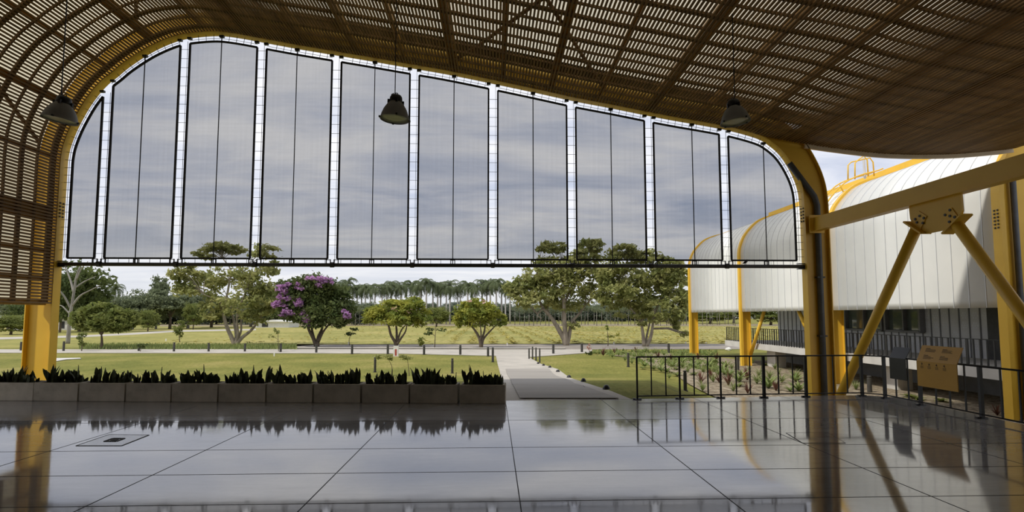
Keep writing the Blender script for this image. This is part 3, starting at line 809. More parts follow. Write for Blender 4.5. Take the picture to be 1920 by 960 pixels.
# near rib web & pipe
y = RY[3]
MB().sweep([[P3(p-n*.10, y-.012)-L, P3(p-n*.95, y-.012)-L, P3(p-n*.95, y+.012)-L, P3(p-n*.10, y+.012)-L] for p, n in zip(ribpts, RN)]).build('rib_web', 'yellow', bo)
MB().tube([V(XF+.33, y-.12, -1.4)-L, V(XF+.33, y-.12, 6.0)-L], .075, 10).build('downpipe', 'pipe', bo, smooth=True)
m = MB()
for r in range(6):
    for c in (-.05,.05): m.box(V(XF-.115, y+c, 4.24+r*.10)-L, (.02,.04,.045))
m.build('bolt', 'darkgrey', bo)['kind'] = 'stuff'
MB().box(V(XF+1.5, y-.0, 4.19)-L, (1.26,.2,.45)).build('bracket_beam', 'yellow', bo)
# leg braces
def leg_brace(y, px_t, py_t, px_b, py_b):
    a = xp(px_t, py_t, XF+.5)-L; b = xp(px_b, py_b, XF+.5)-L; MB().tube([a, b], .095, 12).build('leg_brace', 'yellow', bo, smooth=True)
leg_brace(0, 1433, 583, 1406, 670); leg_brace(0, 1497, 581, 1510, 612)
# ridge beam
yr0 = yat(1452, RX)
MB().box(V(RX, (yr0+ynear)/2, RZ)-L, (.38, yr0-ynear, .31)).build('ridge_beam', 'yellow', bo)
# walkway slab, kerb, piers
XSB = 15.1; zs_t = CAMZ-.1055*XSB; zs_b = CAMZ-.1275*XSB
ysl = yat(1357, XSB)
MB().box(V(XSB+1.65, (ysl+9)/2, (zs_t+zs_b)/2)-L, (3.3, ysl-9, zs_t-zs_b)).build('walkway_slab', 'slab', bo)
for px, w in ((1452, .9), (1678, .63)):
    yy = yat(px, XSB+.9); MB().box(V(XSB+.9, yy, (zs_b-1.7)/2)-L, (.6,w,zs_b+1.7)).build('pier', 'slab', bo)
XWL = 18.2
yw_far = yat(1457, XWL)
MB().box(V(XWL+.1, (yw_far+9)/2, (zs_t+4.1)/2)-L, (.2, yw_far-9, 4.1-zs_t)).build('back_wall', 'graywall', bo)
MB().box(V(XWL+1.8, yw_far-.1, (zs_t+4.1)/2)-L, (3.5, .2, 4.1-zs_t)).build('end_wall', 'graywall', bo)
MB().box(V((XF+.9+XWL)/2, (yw_far+1.5+ynear)/2, 3.75)-L, (XWL-XF-.9, yw_far+1.5-ynear, .12)).build('soffit', 'frame', bo)
MB().box(V(XWL+.05, (ysl+6)/2, (zs_b-1.7)/2)-L, (.2, ysl-6, zs_b+1.7)).build('under_slab_shade', 'frame', bo)  # dark sheet added below the slab, stands in for the shade there
wb = MB(); y = yw_far-.3
while y > 9.4: wb.box(V(XWL-.012, y, (zs_t+3.7)/2)-L, (.03,.045,3.7-zs_t)); y -= .45
wb.build('wall_seam', 'wallseam', bo)
# frit dots: clusters of little white petals on the wall panels
fr = MB(); y = yw_far-.525; rr = random.Random(5)
while y > 11.4:
    for zc in (.62, 1.0, 1.38, 1.76):
        if rr.random() < (.95 if zc < .9 else .5) :
            for a in range(7):
                t = a*2*PI/6; cy, cz = (0, 0) if a == 6 else (.105*math.cos(t), .105*math.sin(t))
                fr.add([V(XWL-.004, y+cy+.045*math.cos(u), zc+cz+.045*math.sin(u))-L for u in [k*PI/3 for k in range(6)]], [tuple(range(6))])
    y -= .45
frit_o = fr.build('flower_dots', 'frit', bo, fix=False); frit_o['kind'] = 'stuff'
for (pa, pb_) in ((1587,1655),(1662,1727)):
    ya, yb = yat(pa, XWL-.1), yat(pb_, XWL-.1); z0, z1 = 1.06, 2.4
    fm = MB()
    for (yy, zz, dy, dz) in ((ya,(z0+z1)/2,.10,z1-z0),(yb,(z0+z1)/2,.10,z1-z0),((ya+yb)/2,z0,ya-yb,.09),((ya+yb)/2,z1,ya-yb,.09),((ya+yb)/2-.1,(z0+z1)/2,.06,z1-z0)):
        fm.box(V(XWL-.12, yy, zz)-L, (.26,abs(dy),dz))
    f = fm.build('window', 'frame', bo)
    MB().box(V(XWL-.05, (ya+yb)/2, (z0+z1)/2)-L, (.03, ya-yb-.1, z1-z0-.06)).build('pane', 'glass', f)
yd0, yd1 = yat(1852, XWL), yat(1900, XWL)
MB().box(V(XWL-.04, (yd0+yd1)/2, (zs_t+2.5)/2)-L, (.09, yd0-yd1, 2.5-zs_t)).build('door', 'darkgrey', bo)
# back side so the vault is closed
MB().strip([P3(p, yend)-L for p in (BPf[-1], BPf[-1]+Vector((3,-.2)), BPf[-1]+Vector((5,-3)), BPf[-1]+Vector((5,-6.5)))], [P3(p, ynear)-L for p in (BPf[-1], BPf[-1]+Vector((3,-.2)), BPf[-1]+Vector((5,-3)), BPf[-1]+Vector((5,-6.5)))]).build('roof_back', 'cladding', bo)
# walkway railing
wr = empty('walkway_railing', V(XSB+.05, ysl-.2, zs_t), 'black baluster railing along the raised walkway of the white building', 'railing')
L2 = rel(wr); ZT = CAMZ-.0485*(XSB+.05)
MB().bar(V(XSB+.05, ysl-.2, ZT)-L2, V(XSB+.05, 9.2, ZT)-L2, .03, .025).build('top_rail', 'black', wr)
MB().bar(V(XSB+.05, ysl-.2, zs_t+.05)-L2, V(XSB+.05, 9.2, zs_t+.05)-L2, .03, .02).build('bottom_rail', 'black', wr)
y = ysl-.2; k = 0
while y > 12.0:
    wd = .09 if k % 5 == 0 else .045
    MB().box(V(XSB+.05, y, (ZT+zs_t)/2)-L2, (.03,wd,ZT-zs_t)).build('post' if k % 5 == 0 else 'baluster', 'black', wr)
    y -= .235; k += 1
# roof ladder with hoop rail
lad = empty('roof_ladder', P3(BPf[-1], RY[2]), 'yellow access ladder with hand hoops over the vault roof edge', 'ladder')
L3 = rel(lad); Yl = RY[2]+.32
arc = [p+n*.38 for p, n in zip(BPf, BN) if p.y > 5.4 and p.x < pb[-1].x-.3]
ri = MB()
for yy in (Yl-.31, Yl+.31): ri.tube([P3(p, yy)-L3 for p in arc], .03, 8)
ri.build('stringer', 'yellow', lad)
rg = MB()
for p in arc[::2]: rg.tube([P3(p, Yl-.31)-L3, P3(p, Yl+.31)-L3], .016, 6)
rg.build('rung', 'yellow', lad)
MB().tube([P3(arc[len(arc)//2], Yl)-L3, P3(arc[len(arc)//2]-BN[len(arc)//2]*-.0+Vector((.15,-.32)), Yl)-L3], .03, 6).build('standoff', 'yellow', lad)
def hoop(pxl, pxr, ytop, ybl, ybr, dY):
    a = yp(pxl, ybl, Yl+dY); b = yp(pxl, ytop+6, Yl+dY); c = yp(pxl+6, ytop, Yl+dY); d = yp(pxr-6, ytop-8, Yl+dY); e = yp(pxr, ytop, Yl+dY); f = yp(pxr+2, ybr, Yl+dY)
    MB().tube([q-L3 for q in (a,b,c,d,e,f)], .028, 8).build('hoop', 'yellow', lad, smooth=True)
hoop(1590, 1637, 304, 338, 330, 0); hoop(1603, 1626, 300, 336, 331, -.2)
vp_ = MB().tube([yp(1622, 335, Yl+.3)-L3, yp(1619, 296, Yl+.3)-L3], .05, 10).build('vent_pipe', 'graywall', lad)
# ------------------------------------------------------------------ bollards and small things outdoors
def bollard(px, ybase, ytop, label, w=None, group='dark path bollards'):
    b = gp(px, ybase); d = (b-EYE).dot(FW); h = (ybase-ytop)/FPX*d; r = (w or 4)/2/FPX*d
    o = empty('bollard', b, label, 'bollard', group)
    MB().lathe([(r,-.05),(r,h*.86),(r*.8,h*.88),(r*.8,h*.92),(r,h*.93),(r,h*.99),(r*.6,h),(.001,h)], n=12).build('post', 'rail', o, smooth=False)
    MB().lathe([(r*1.5,-.05),(r*1.5,.02),(r,.03)], n=12).build('base', 'black', o)
for k, (px, yb, yt) in enumerate([(39,658,641),(119,659,640),(260,659,645),(326,660,642),(391,660,643),(459,660,644),(526,661,644),(593,662,646),(660,664,646),(727,664,646),(795,665,647),(863,666,647),(915,668,651),(924,679,652)]):
    bollard(px, yb, yt, '%s dark bollard from the left along the pale cross path' % ordinal(k) if k < 13 else 'taller dark bollard at the corner where the entrance path meets the cross path', 4.4 if k > 5 else 3.8)
for k, (px, yb, yt) in enumerate([(992,674,653),(998.5,675,650),(1005,676,652),(1012,680,653)]):
    bollard(px, yb, yt, '%s of four thin dark bollards on the right of the entrance path' % ordinal(k), 2.8, 'bollards by the entrance path')
for px, yb, yt, lab in ((1037.5,664,646,'dark bollard on the cross path, just right of the entrance path'),(1091,661,644,'dark bollard on the cross path near the pink flower'),(1254,663,644,'dark bollard on the road edge left of the far yellow leg'),(1178,688,662,'dark bollard in the garden bed near the railing corner'),(848,700,672,'lone dark bollard in the lawn behind the planters'),(703,698,670,'dark bollard in the lawn with a small white cap plate'),(1384,696,667,'dark bollard in the garden beside the yellow leg with rounded foot')):
    bollard(px, yb, yt, lab, 4.6)
bollard(1285, 733, 695, 'garden light post in the gravel, behind the third railing bay', 6.5, 'garden light posts')
bollard(1631, 738, 705, 'garden light post under the walkway beside the slanting brace', 8, 'garden light posts')
for k, (px, py, w) in enumerate([(1137,730,13),(1094,716,9.5),(1067,708,8),(1046,697,7),(1031,689,5.5),(1019,685.5,5),(1009,682,4.5)]):
    b = pp(px, py); b.z += .01; d = (b-EYE).dot(FW); r = w/2/FPX*d
    o = empty('path_light', b, '%s low dark dome light along the entrance path edge, counted from the hall' % ordinal(k), 'light', 'dome lights on the entrance path')
    MB().lathe([(r,0),(r,.02),(r*.9,.05),(r*.6,.085),(r*.2,.10),(.001,.10)], n=16).build('dome', 'black', o, smooth=True)
    MB().lathe([(r*1.15,0),(r*1.15,.012),(r,.014)], n=16).build('rim', 'darkgrey', o)
b = gp(742.5, 668); d = (b-EYE).dot(FW); k_ = d/FPX
o = empty('marker_post', b, 'squat white marker post with a red mark in front of the yellowish tree', 'marker')
MB().box((0,0,9.5*k_), (9*k_,6*k_,19.5*k_)).build('post', 'white', o)
MB().box((0,-3.2*k_,7.5*k_), (3.2*k_,.01,12*k_)).build('red_mark', 'red', o)
def stake(px, yb, h, lab):
    b = gp(px, yb); d = (b-EYE).dot(FW); k = d/FPX
    o = empty('plant_marker', b, lab, 'marker', 'little white plant markers')
    MB().box((0,0,h*k/2), (2.2*k,.03,h*k)).build('tag', 'white', o); MB().box((0,.02,h*k*.3), (.8*k,.02,h*k*.6)).build('stake', 'barkdark', o)
for px, yb, h, lab in ((514,668,7,'white plant marker in the lawn below the purple tree'),(654,646,5,'white plant marker at the field edge right of the purple tree'),(311,640,5,'white plant marker in the field left of the big multi stem tree'),(811,650,4,'white plant marker by the thin sapling between the yellowish trees'),(951,649,6,'white plant marker at the field edge near the entrance path'),(1151,647,6,'white plant marker between the two big right trees'),(1286,645,4,'white plant marker just left of the far yellow leg'),(1324,645,4,'white plant marker just right of the far yellow leg')):
    stake(px, yb, h, lab)
b = gp(1366, 657); d = (b-EYE).dot(FW)
bm = bmesh.new(); bmesh.ops.create_icosphere(bm, subdivisions=3, radius=1)
for v in bm.verts:
    n = math.sin(v.co.x*4+1)*.1+math.sin(v.co.y*5)*.08+math.sin(v.co.z*6+v.co.x*3)*.07; v.co *= 1+n; v.co = V(v.co.x*.27, v.co.y*.2, v.co.z*.15+.1)
me = bpy.data.meshes.new('boulder'); bm.to_mesh(me); bm.free(); me.materials.append(M['white']); o = bpy.data.objects.new('boulder', me); COL.objects.link(o); o.location = b
tag(o, 'pale white boulder beside the end of the walkway slab', 'rock')
# ------------------------------------------------------------------ trees
def leaves(m, C, rad, n, size, r, clumps=10, flat_=.0):
    cs = []
    for _ in range(clumps):
        while True:
            q = V(r.uniform(-1,1), r.uniform(-1,1), r.uniform(-.9,1))
            if .35 < q.length < 1.08: break
        cs.append(q)
    sg = .36 if clumps < 12 else .25
    for i in range(n):
        q = cs[i % clumps]+V(r.gauss(0,sg*.8), r.gauss(0,sg*.8), r.gauss(0,sg*.55))
        if q.length > 1.35: q *= 1.3/q.length
        p = C+V(q.x*rad[0], q.y*rad[1], q.z*rad[2])
        s = size*r.uniform(.6,1.3); u = V(r.gauss(0,1), r.gauss(0,1), r.gauss(0,.8)).normalized(); w = u.cross(V(r.gauss(0,.8), r.gauss(0,.8), r.gauss(.6,.8)))
        w = w.normalized() if w.length > 1e-3 else u.orthogonal()
        m.add([p-u*s, p+w*s*.5+u*s*.1, p+u*s, p-w*s*.5+u*s*.1], [(0,1,2,3)])
    return cs
def tree(name, label, base, stems, blobs, bark, leaf, lsize, seed=0, cat='tree', group=None, flowers=None, tw=3, stemw=None, trunk_n=8, dens=1.7):
    r = random.Random(seed+100)
    b = gp(*base); dep = (b-EYE).dot(FW); k = dep/FPX
    o = empty(name, b, label, cat, group)
    def at(px, py, dy=0):
        q = yp(px, py, b.y); f = (b.y+dy)/b.y; q = EYE+(q-EYE)*f; return q-b
    tm = MB(); tips = []
    for si, st in enumerate(stems):
        dyv = r.uniform(-1,1)*.35*len(stems)*k*10 if si else 0
        pts = [at(x, y, dyv*i/(len(st)-1)) for i, (x, y) in enumerate(st)]
        w0 = (stemw[si] if stemw else 6)/2*k
        P = catmull(pts, 4) if len(pts) > 2 else pts
        tm.tube(P, [w0*(1-.62*i/(len(P)-1)) for i in range(len(P))], trunk_n)
        tips += [(P[int(len(P)*f)], w0*(1-.62*f)) for f in (.55,.75)]+[(P[-1], w0*.38)]
    lm = MB(); allc = []
    for (x, y, rx, ry, n) in blobs:
        dy = r.uniform(-.6,.6)*rx*k
        C = at(x, y, dy); rad = (rx*k, rx*k*.85, ry*k)
        cs = leaves(lm, C, rad, int(n*dens), lsize*1.45, r, max(5, int(n*dens)//(34 if n > 100 else 15)))
        for q in cs[:tw]:
            p = C+V(q.x*rad[0]*.8, q.y*rad[1]*.8, q.z*rad[2]*.7)
            tp, tr_ = min(tips, key=lambda t: (t[0]-p).length)
            mid = tp.lerp(p, .5)+V(0,0,.08*(p-tp).length)
            tm.tube([tp, mid, p], [tr_*.7, tr_*.4, tr_*.12], 5)
    tm.build('trunk', bark, o, smooth=True)
    if lm.v: lm.build('foliage', leaf, o, fix=False)
    if flowers:
        fm = MB()
        for (x, y, rx, ry, n) in flowers[1]:
            leaves(fm, at(x, y, -34*k), (rx*k, rx*k*.7, ry*k), n, lsize*1.3, r, 5)
        fm.build('blossoms', flowers[0], o, fix=False)
    return o
tree('bare_tree', 'bare pale tree with forked trunk beside the left column', (127,645), [[(127,645),(129,620),(131,595),(135,570),(139,545),(143,520),(150,500)],[(134,575),(150,555),(168,545),(188,535)],[(133,580),(122,558),(112,545),(102,535)],[(138,548),(132,525),(124,505),(116,488)],[(140,540),(158,528),(180,518)],[(143,525),(152,505),(165,490)],[(132,590),(118,575),(110,572)]], [], 'barkgrey', 'leaf_dark', .1, 1, stemw=[7,4,4,4,3,3,3])
tree('umbrella_tree', 'low umbrella shaped green tree on a short trunk, left of the park', (190,655), [[(190,655),(191,640),(190,625)],[(190,627),(180,613),(170,600)],[(190,627),(200,612),(212,600)],[(190,626),(192,610),(190,592)]], [(165,600,24,20,900),(195,592,32,22,1300),(228,600,26,20,900),(150,604,14,12,300),(248,606,13,12,280),(205,612,28,10,400)], 'barkdark', 'leaf_mid', .13, 2, stemw=[6,4,4,4])
tree('multi_stem_tree', 'big multi stemmed tree with pale trunks reaching up behind the screens, left', (440,648), [[(440,647),(434,632),(425,612),(419,590),(416,572),(425,555)],[(441,645),(443,630),(440,610),(436,590),(432,565)],[(442,645),(446,625),(444,600),(446,575)],[(443,645),(455,632),(470,620),(482,605),(490,590)],[(444,640),(452,620),(452,600),(456,580)],[(418,580),(424,560),(430,530),(432,505),(418,485)],[(418,572),(400,560),(382,552)],[(432,530),(450,515),(465,500)],[(447,580),(462,545),(470,515)]], [(400,462,26,11,420),(432,468,26,10,420),(495,472,28,14,420),(385,478,20,8,160),(340,510,24,14,420),(375,535,40,26,850),(430,520,32,22,430),(478,525,34,26,700),(500,560,26,26,700),(400,575,30,24,430),(450,560,36,30,500),(478,590,24,20,450),(505,500,18,14,260),(352,530,24,18,380)], 'bark', 'leaf_olive', .15, 3, stemw=[9,7,6,8,5,5,4,4,4], tw=6, dens=1.3)
tree('flowering_tree', 'round dark tree covered in purple blossom on its left side', (592,650), [[(593,650),(588,636),(580,620),(573,600),(570,585)],[(595,650),(597,632),(604,615),(606,590)],[(594,648),(587,628),(583,605),(578,585)],[(597,640),(606,622),(620,605)],[(575,605),(562,598),(548,590)]], [(560,565,34,34,1500),(600,545,36,30,1700),(632,570,28,30,1500),(608,590,40,24,1500),(580,535,30,16,700),(545,555,26,28,900),(648,590,14,16,400),(570,590,28,14,500),(640,600,10,14,200)], 'barkdark', 'leaf_dark', .13, 4, flowers=('purple', [(536,541,9,9,240),(534,557,10,8,240),(558,538,9,6,160),(529,571,14,6,200),(558,570,8,10,190),(536,588,12,9,260),(577,594,11,13,300),(597,524,18,6,180),(600,533,8,7,100),(530,541,12,5,90),(612,527,10,6,90),(650,590,7,12,60)]), stemw=[8,8,6,6,5])
tree('yellowish_tree', 'small yellow green tree with forked trunk behind the white marker post', (742,650), [[(743,650),(740,640),(733,628),(729,612),(727,603)],[(743,650),(744,632),(743,612),(741,600)],[(744,646),(752,634),(760,622),(763,610)],[(745,640),(752,620),(762,608)]], [(705,590,20,16,520),(730,583,26,18,800),(765,578,26,18,850),(750,597,36,14,700),(790,597,18,14,420),(745,568,20,8,320),(700,600,16,10,240),(778,570,14,10,260)], 'barkdark', 'leaf_yellow', .12, 5, flowers=('pink', [(744,578,8,5,12),(768,585,6,5,6)]), stemw=[7,6,5,4])
tree('yellowish_tree', 'rounded yellow green tree beside the flowering field, nearest the entrance path', (902,653), [[(902,653),(900,638),(896,628),(888,616),(882,610)],[(903,653),(904,636),(908,622),(910,606)],[(903,650),(907,635),(920,620),(932,608)],[(901,640),(902,624),(900,608)]], [(872,590,20,20,700),(900,580,26,18,950),(918,592,20,18,420),(895,600,30,12,650),(880,576,16,12,400),(938,600,10,12,160),(862,602,10,12,200)], 'barkdark', 'leaf_yellow', .12, 6, flowers=('pink', [(880,564,6,3,9),(908,565,5,3,7)]), stemw=[7,6,5,4])
tree('spreading_tree', 'big spreading tree with three pale trunks, right of the entrance path', (1062,648), [[(1061,648),(1058,636),(1050,622),(1040,605),(1028,588),(1018,578)],[(1062,648),(1060,625),(1058,590),(1057,555),(1059,525)],[(1063,646),(1067,630),(1072,605),(1086,588),(1098,572)],[(1028,590),(1014,570),(1008,550),(1004,530)],[(1040,608),(1030,590),(1026,575)],[(1057,570),(1070,545),(1080,520)],[(1018,578),(1008,590),(1016,598)]], [(1022,462,16,10,200),(1042,464,22,10,380),(1105,460,22,14,480),(1095,480,26,12,420),(980,535,26,18,520),(1005,520,30,20,650),(1035,505,34,22,750),(1070,500,34,22,700),(990,560,26,18,560),(1020,550,34,22,750),(1050,530,30,24,550),(1090,525,28,24,500),(1085,560,24,20,280),(968,550,18,14,300),(1040,575,34,12,350),(1110,505,26,22,420),(1115,545,22,20,320),(955,540,14,12,220),(1075,612,10,8,70)], 'bark', 'leaf_olive', .16, 7, stemw=[12,11,9,6,5,5,4], tw=6, dens=1.25)
tree('spreading_tree', 'big leafy tree with two close trunks, just left of the far yellow leg', (1210,650), [[(1208,650),(1206,630),(1203,608),(1200,585)],[(1212,650),(1220,632),(1224,610),(1228,580)],[(1211,648),(1213,628),(1218,605),(1216,585)],[(1203,605),(1185,580),(1170,560)],[(1228,585),(1240,560),(1250,540)]], [(1165,470,28,12,450),(1200,478,30,12,420),(1150,500,30,20,480),(1190,515,36,24,700),(1225,525,36,24,700),(1255,510,26,20,480),(1262,545,24,22,480),(1160,545,34,20,520),(1200,555,40,22,800),(1240,580,30,18,500),(1180,580,34,16,500),(1272,580,14,16,200),(1270,605,12,14,160),(1140,560,18,16,220),(1284,625,8,6,50),(1216,600,24,10,180),(1240,490,26,14,380),(1275,520,16,20,300),(1140,520,20,20,300),(1278,555,14,16,240)], 'bark', 'leaf_olive', .16, 8, stemw=[8,8,5,5,5], tw=6, dens=1.3)
# background trees left and centre: prototypes (unit crown height 1, width ~1)
def proto_tree(seed, leaf, bark, crown, nleaf, ls):
    r = random.Random(seed); tm = MB(); lm = MB()
    o = bpy.data.objects.new('shade_tree', None); COL.objects.link(o)
    tm.tube([V(0,0,-.02), V(.01,0,.2), V(0,.01,.45)], [.035,.028,.018], 7)
    for (x, z, rx, rz) in crown:
        C = V(x, r.uniform(-.15,.15), z); leaves(lm, C, (rx, rx*.9, rz), nleaf, ls, r, max(5, nleaf//45))
        tm.tube([V(0,0,.28), V(x*.4,0,(.28+z)/2), C], [.02,.013,.004], 5)
    tm.build('trunk', bark, o, smooth=True); lm.build('foliage', leaf, o, fix=False)
    return o
BR = [(0,.68,.42,.3),(-.25,.55,.25,.24),(.26,.56,.25,.24),(.05,.38,.36,.2)]
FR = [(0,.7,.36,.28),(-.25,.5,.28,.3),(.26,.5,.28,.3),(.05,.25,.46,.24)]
UM = [(0,.72,.5,.2),(-.3,.62,.26,.16),(.32,.64,.25,.16),(0,.52,.38,.14)]
TA = [(0,.8,.24,.2),(-.12,.6,.27,.2),(.14,.55,.27,.22),(0,.36,.3,.2)]
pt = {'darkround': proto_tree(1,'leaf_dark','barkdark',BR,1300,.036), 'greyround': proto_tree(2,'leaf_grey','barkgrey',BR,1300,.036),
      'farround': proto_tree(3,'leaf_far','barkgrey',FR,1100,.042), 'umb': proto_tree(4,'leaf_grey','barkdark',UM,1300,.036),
      'tall': proto_tree(5,'leaf_grey','barkgrey',TA,1300,.036), 'mid': proto_tree(6,'leaf_mid','barkdark',BR,1300,.036)}
usedp = set()
def place_tree(kind, px, ybase, ytop, wpx, label, group, dist=None):
    b = gp(px, ybase) if dist is None else V(*(EYE+ray(px, 600)*(dist/ray(px,600).y)).xy, -1.18)
    k = (b-EYE).dot(FW)/FPX
    zt = (EYE+ray(px, ytop)*(b.y/ray(px, ytop).y)).z; H = zt-b.z; W = wpx*k
    p = pt[kind]; sc = (W/1.0, W/1.0, H)
    if kind not in usedp:
        usedp.add(kind); o = p; o.location = b; o.scale = sc; tag(o, label, 'tree', group)
    else: o = dup(p, b, 0, sc, label, group)
    o.rotation_euler = (0,0,R.uniform(-.6,.6)); o['category'] = 'tree'
    return o
G = 'background trees of the park'
for a in [
 ('darkround',150,622,490,125,'huge dark round tree behind the bare tree'),
 ('darkround',112,624,498,60,'dark tree seen between the left column and the bare tree'),
 ('mid',20,628,588,70,'low bushy tree at the far left photo edge'),
 ('darkround',52,620,560,60,'dark tree seen left of the left yellow column, above the white shed'),
 ('tall',14,619,545,60,'tall grey green tree under the slatted panel at the far left'),
 ('greyround',248,618,543,70,'rounded grey green tree right of the umbrella shaped tree'),
 ('tall',292,617,519,62,'tallest grey green tree in the left background, beside the open sky'),
 ('umb',318,617,540,80,'flat topped grey green tree behind the leafy sapling'),
 ('greyround',352,616,538,80,'rounded grey green tree left of the multi stemmed tree'),
 ('mid',277,622,578,36,'small green tree in the left background by the curved path'),
 ('mid',362,618,565,34,'small bright green tree left of the pale multi stems'),
 ('darkround',396,614,548,80,'dark tree directly behind the pale multi stems'),
 ('greyround',470,613,545,80,'grey green tree between the multi stemmed tree and the purple tree'),
 ('darkround',505,613,535,64,'dark tree touching the left of the purple tree'),
 ('tall',548,612,534,46,'pointed green tree just behind the purple tree'),
 ('farround',668,609,566,70,'rounded tree in the haze right of the purple tree'),
 ('mid',818,613,573,52,'small green tree between the two yellowish trees'),
 ('mid',1331,607,578,80,'bushy tree seen between the far yellow legs, under the white cladding'),
 ('mid',1445,610,572,80,'bushy tree seen under the white cladding beside the slanting leg brace'),
 ('greyround',1375,606,576,60,'grey green tree seen past the second yellow leg')]:
    place_tree(a[0], a[1], a[2], a[3], a[4], a[5], G)
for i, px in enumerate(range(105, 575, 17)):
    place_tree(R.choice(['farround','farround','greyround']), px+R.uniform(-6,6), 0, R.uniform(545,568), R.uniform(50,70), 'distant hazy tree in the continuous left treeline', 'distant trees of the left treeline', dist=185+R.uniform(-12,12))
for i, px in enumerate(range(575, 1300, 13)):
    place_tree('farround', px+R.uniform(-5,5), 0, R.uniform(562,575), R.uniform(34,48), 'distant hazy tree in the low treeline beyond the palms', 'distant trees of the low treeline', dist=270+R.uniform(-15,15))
# saplings
def sapling(px, yb, stem, blobs, label, leaf='leaf_mid', size=.09):
    tree('sapling', label, (px,yb), [stem], blobs, 'barkdark', leaf, size, seed=int(px), cat='sapling', group='young saplings in the park', stemw=[1.8], tw=2, trunk_n=6)
sapling(335,642,[(337,642),(336,630),(335,612)],[(335,610,10,8,150),(332,618,8,8,110),(338,626,4,7,40)],'leafy young sapling left of the multi stemmed tree')
sapling(153,659,[(153,659),(154,645),(155,628)],[(155,632,7,8,90),(154,645,6,6,60)],'small sapling in front of the bare tree','leaf_mid',.07)
sapling(522,660,[(522,664),(522,650),(521,622)],[(505,630,6,3,16),(520,622,5,4,18),(514,618,3,4,10)],'spindly sapling left of the purple tree','leaf_olive',.08)
sapling(655,648,[(655,648),(655,635),(660,622)],[(656,627,10,3,60),(668,617,9,3,40)],'sapling with flat leaf sprays right of the purple tree','leaf_dark',.09)
sapling(815,652,[(815,652),(816,630),(818,600)],[(800,626,8,4,60),(806,618,6,3,30),(826,619,8,3,24)],'thin sapling between the two yellowish trees','leaf_dark',.09)
sapling(790,650,[(790,650),(790,640)],[(790,640,8,8,80)],'tiny yellow green sapling left of the thin sapling','leaf_yellow',.08)
sapling(1140,649,[(1140,649),(1140,630),(1138,616)],[(1138,614,4,4,24),(1145,630,8,3,30),(1158,628,4,5,16)],'thin yellow flowering sapling between the two big right trees','leaf_yellow',.08)
sapling(733,705,[(733,712),(735,690),(730,676)],[(716,669,14,4,60),(728,671,8,4,40)],'small flat sapling rising behind the planters, right of the capped bollard','leaf_olive',.05)
sapling(762,705,[(768,712),(766,690),(764,674)],[(762,670,12,4,70)],'small flat sapling rising behind the planters below the marker post','leaf_olive',.05)
sapling(262,660,[(262,662),(265,652)],[(266,648,8,4,60)],'low bushy sapling beside the cross path, left','leaf_dark',.09)
# long grass verge beside the cross path, left of the road
vg = MB(); r_ = random.Random(3)
for _ in range(5200):
    px = r_.uniform(150, 556); p = gp(px, r_.uniform(648,656)); h = r_.uniform(.12,.42); a = r_.uniform(0,6.28); d = V(math.cos(a)*.06, math.sin(a)*.06, 0); ln = V(r_.uniform(-.12,.12), r_.uniform(-.12,.12), h)
    vg.add([p-d, p+d, p+ln], [(0,1,2)])
o = vg.build('long_grass', 'tuft', fix=False); tag(o, 'strip of long grass between the cross path and the field', 'grass', kind='stuff')
# crop rows in the field, yellow flowers
cr = MB()
for row in range(-16, 46):
    x0 = row*2.2
    for _ in range(150):
        t = r_.random()**1.6; y = 55+t*85; x = x0-.02*(y-55)+r_.gauss(0,.3)
        if x < -4-(y-55)*.12 and r_.random() < .86: continue
        if x > 32 and r_.random() < .5: continue
        p = V(x, y, hground(x, y)+.03); h = r_.uniform(.1,.32); a = r_.uniform(0,6.28); w_ = .24
        d = V(math.cos(a)*w_, math.sin(a)*w_, 0); e = V(-math.sin(a)*w_, math.cos(a)*w_, 0)
        cr.add([p-d+V(0,0,h*.7), p-e+V(0,0,h), p+d+V(0,0,h*.7), p+e+V(0,0,h)], [(0,1,2,3)])
o = cr.build('crop_plants', 'crop', fix=False); tag(o, 'rows of low yellow flowering crop in the field', 'crop', kind='stuff')
# ------------------------------------------------------------------ royal palms
def palm_proto():
    o = bpy.data.objects.new('royal_palm', None); COL.objects.link(o)
    MB().tube([V(0,0,-.1), V(0,0,2), V(0,0,5), V(0,0,7.6)], [.22,.19,.21,.15], 8).build('trunk', 'palmtrunk', o, smooth=True)
    MB().tube([V(0,0,7.5), V(0,0,7.8), V(0,0,9.0)], [.2,.24,.11], 8).build('crownshaft', 'palmleaf', o, smooth=True)
    m = MB(); r = random.Random(9)
    for k in range(20):
        a = k*2.4+r.uniform(-.2,.2); e0 = [1.25,.9,.55,.2,-.1][k % 5]; ln = r.uniform(3.2,4.0)
        d = V(math.cos(a), math.sin(a), 0); s = V(-math.sin(a), math.cos(a), 0); p = V(0,0,8.95); pts = [p.copy()]; e = e0
        for j in range(7):
            p = p+(d*math.cos(e)+V(0,0,math.sin(e)))*ln/7; e -= .40; pts.append(p.copy())
        for j in range(1, 8):
            w = .68*math.sin(PI*min(1, (j+.6)/8.4))
            q0, q1 = pts[j-1], pts[j]; mid = (q0+q1)/2
            for sg in (-1, 1):
                for f in (0,.5):
                    b = q0.lerp(q1, f); c = q0.lerp(q1, f+.4)
                    m.add([b, c, c+s*sg*w-V(0,0,.55*w+r.uniform(0,.2))], [(0,1,2)])
        m.tube(pts, .03, 4, False)
    m.build('fronds', 'palmleaf', o, fix=False)
    return o
pal = palm_proto(); n = 0; rp = random.Random(21)
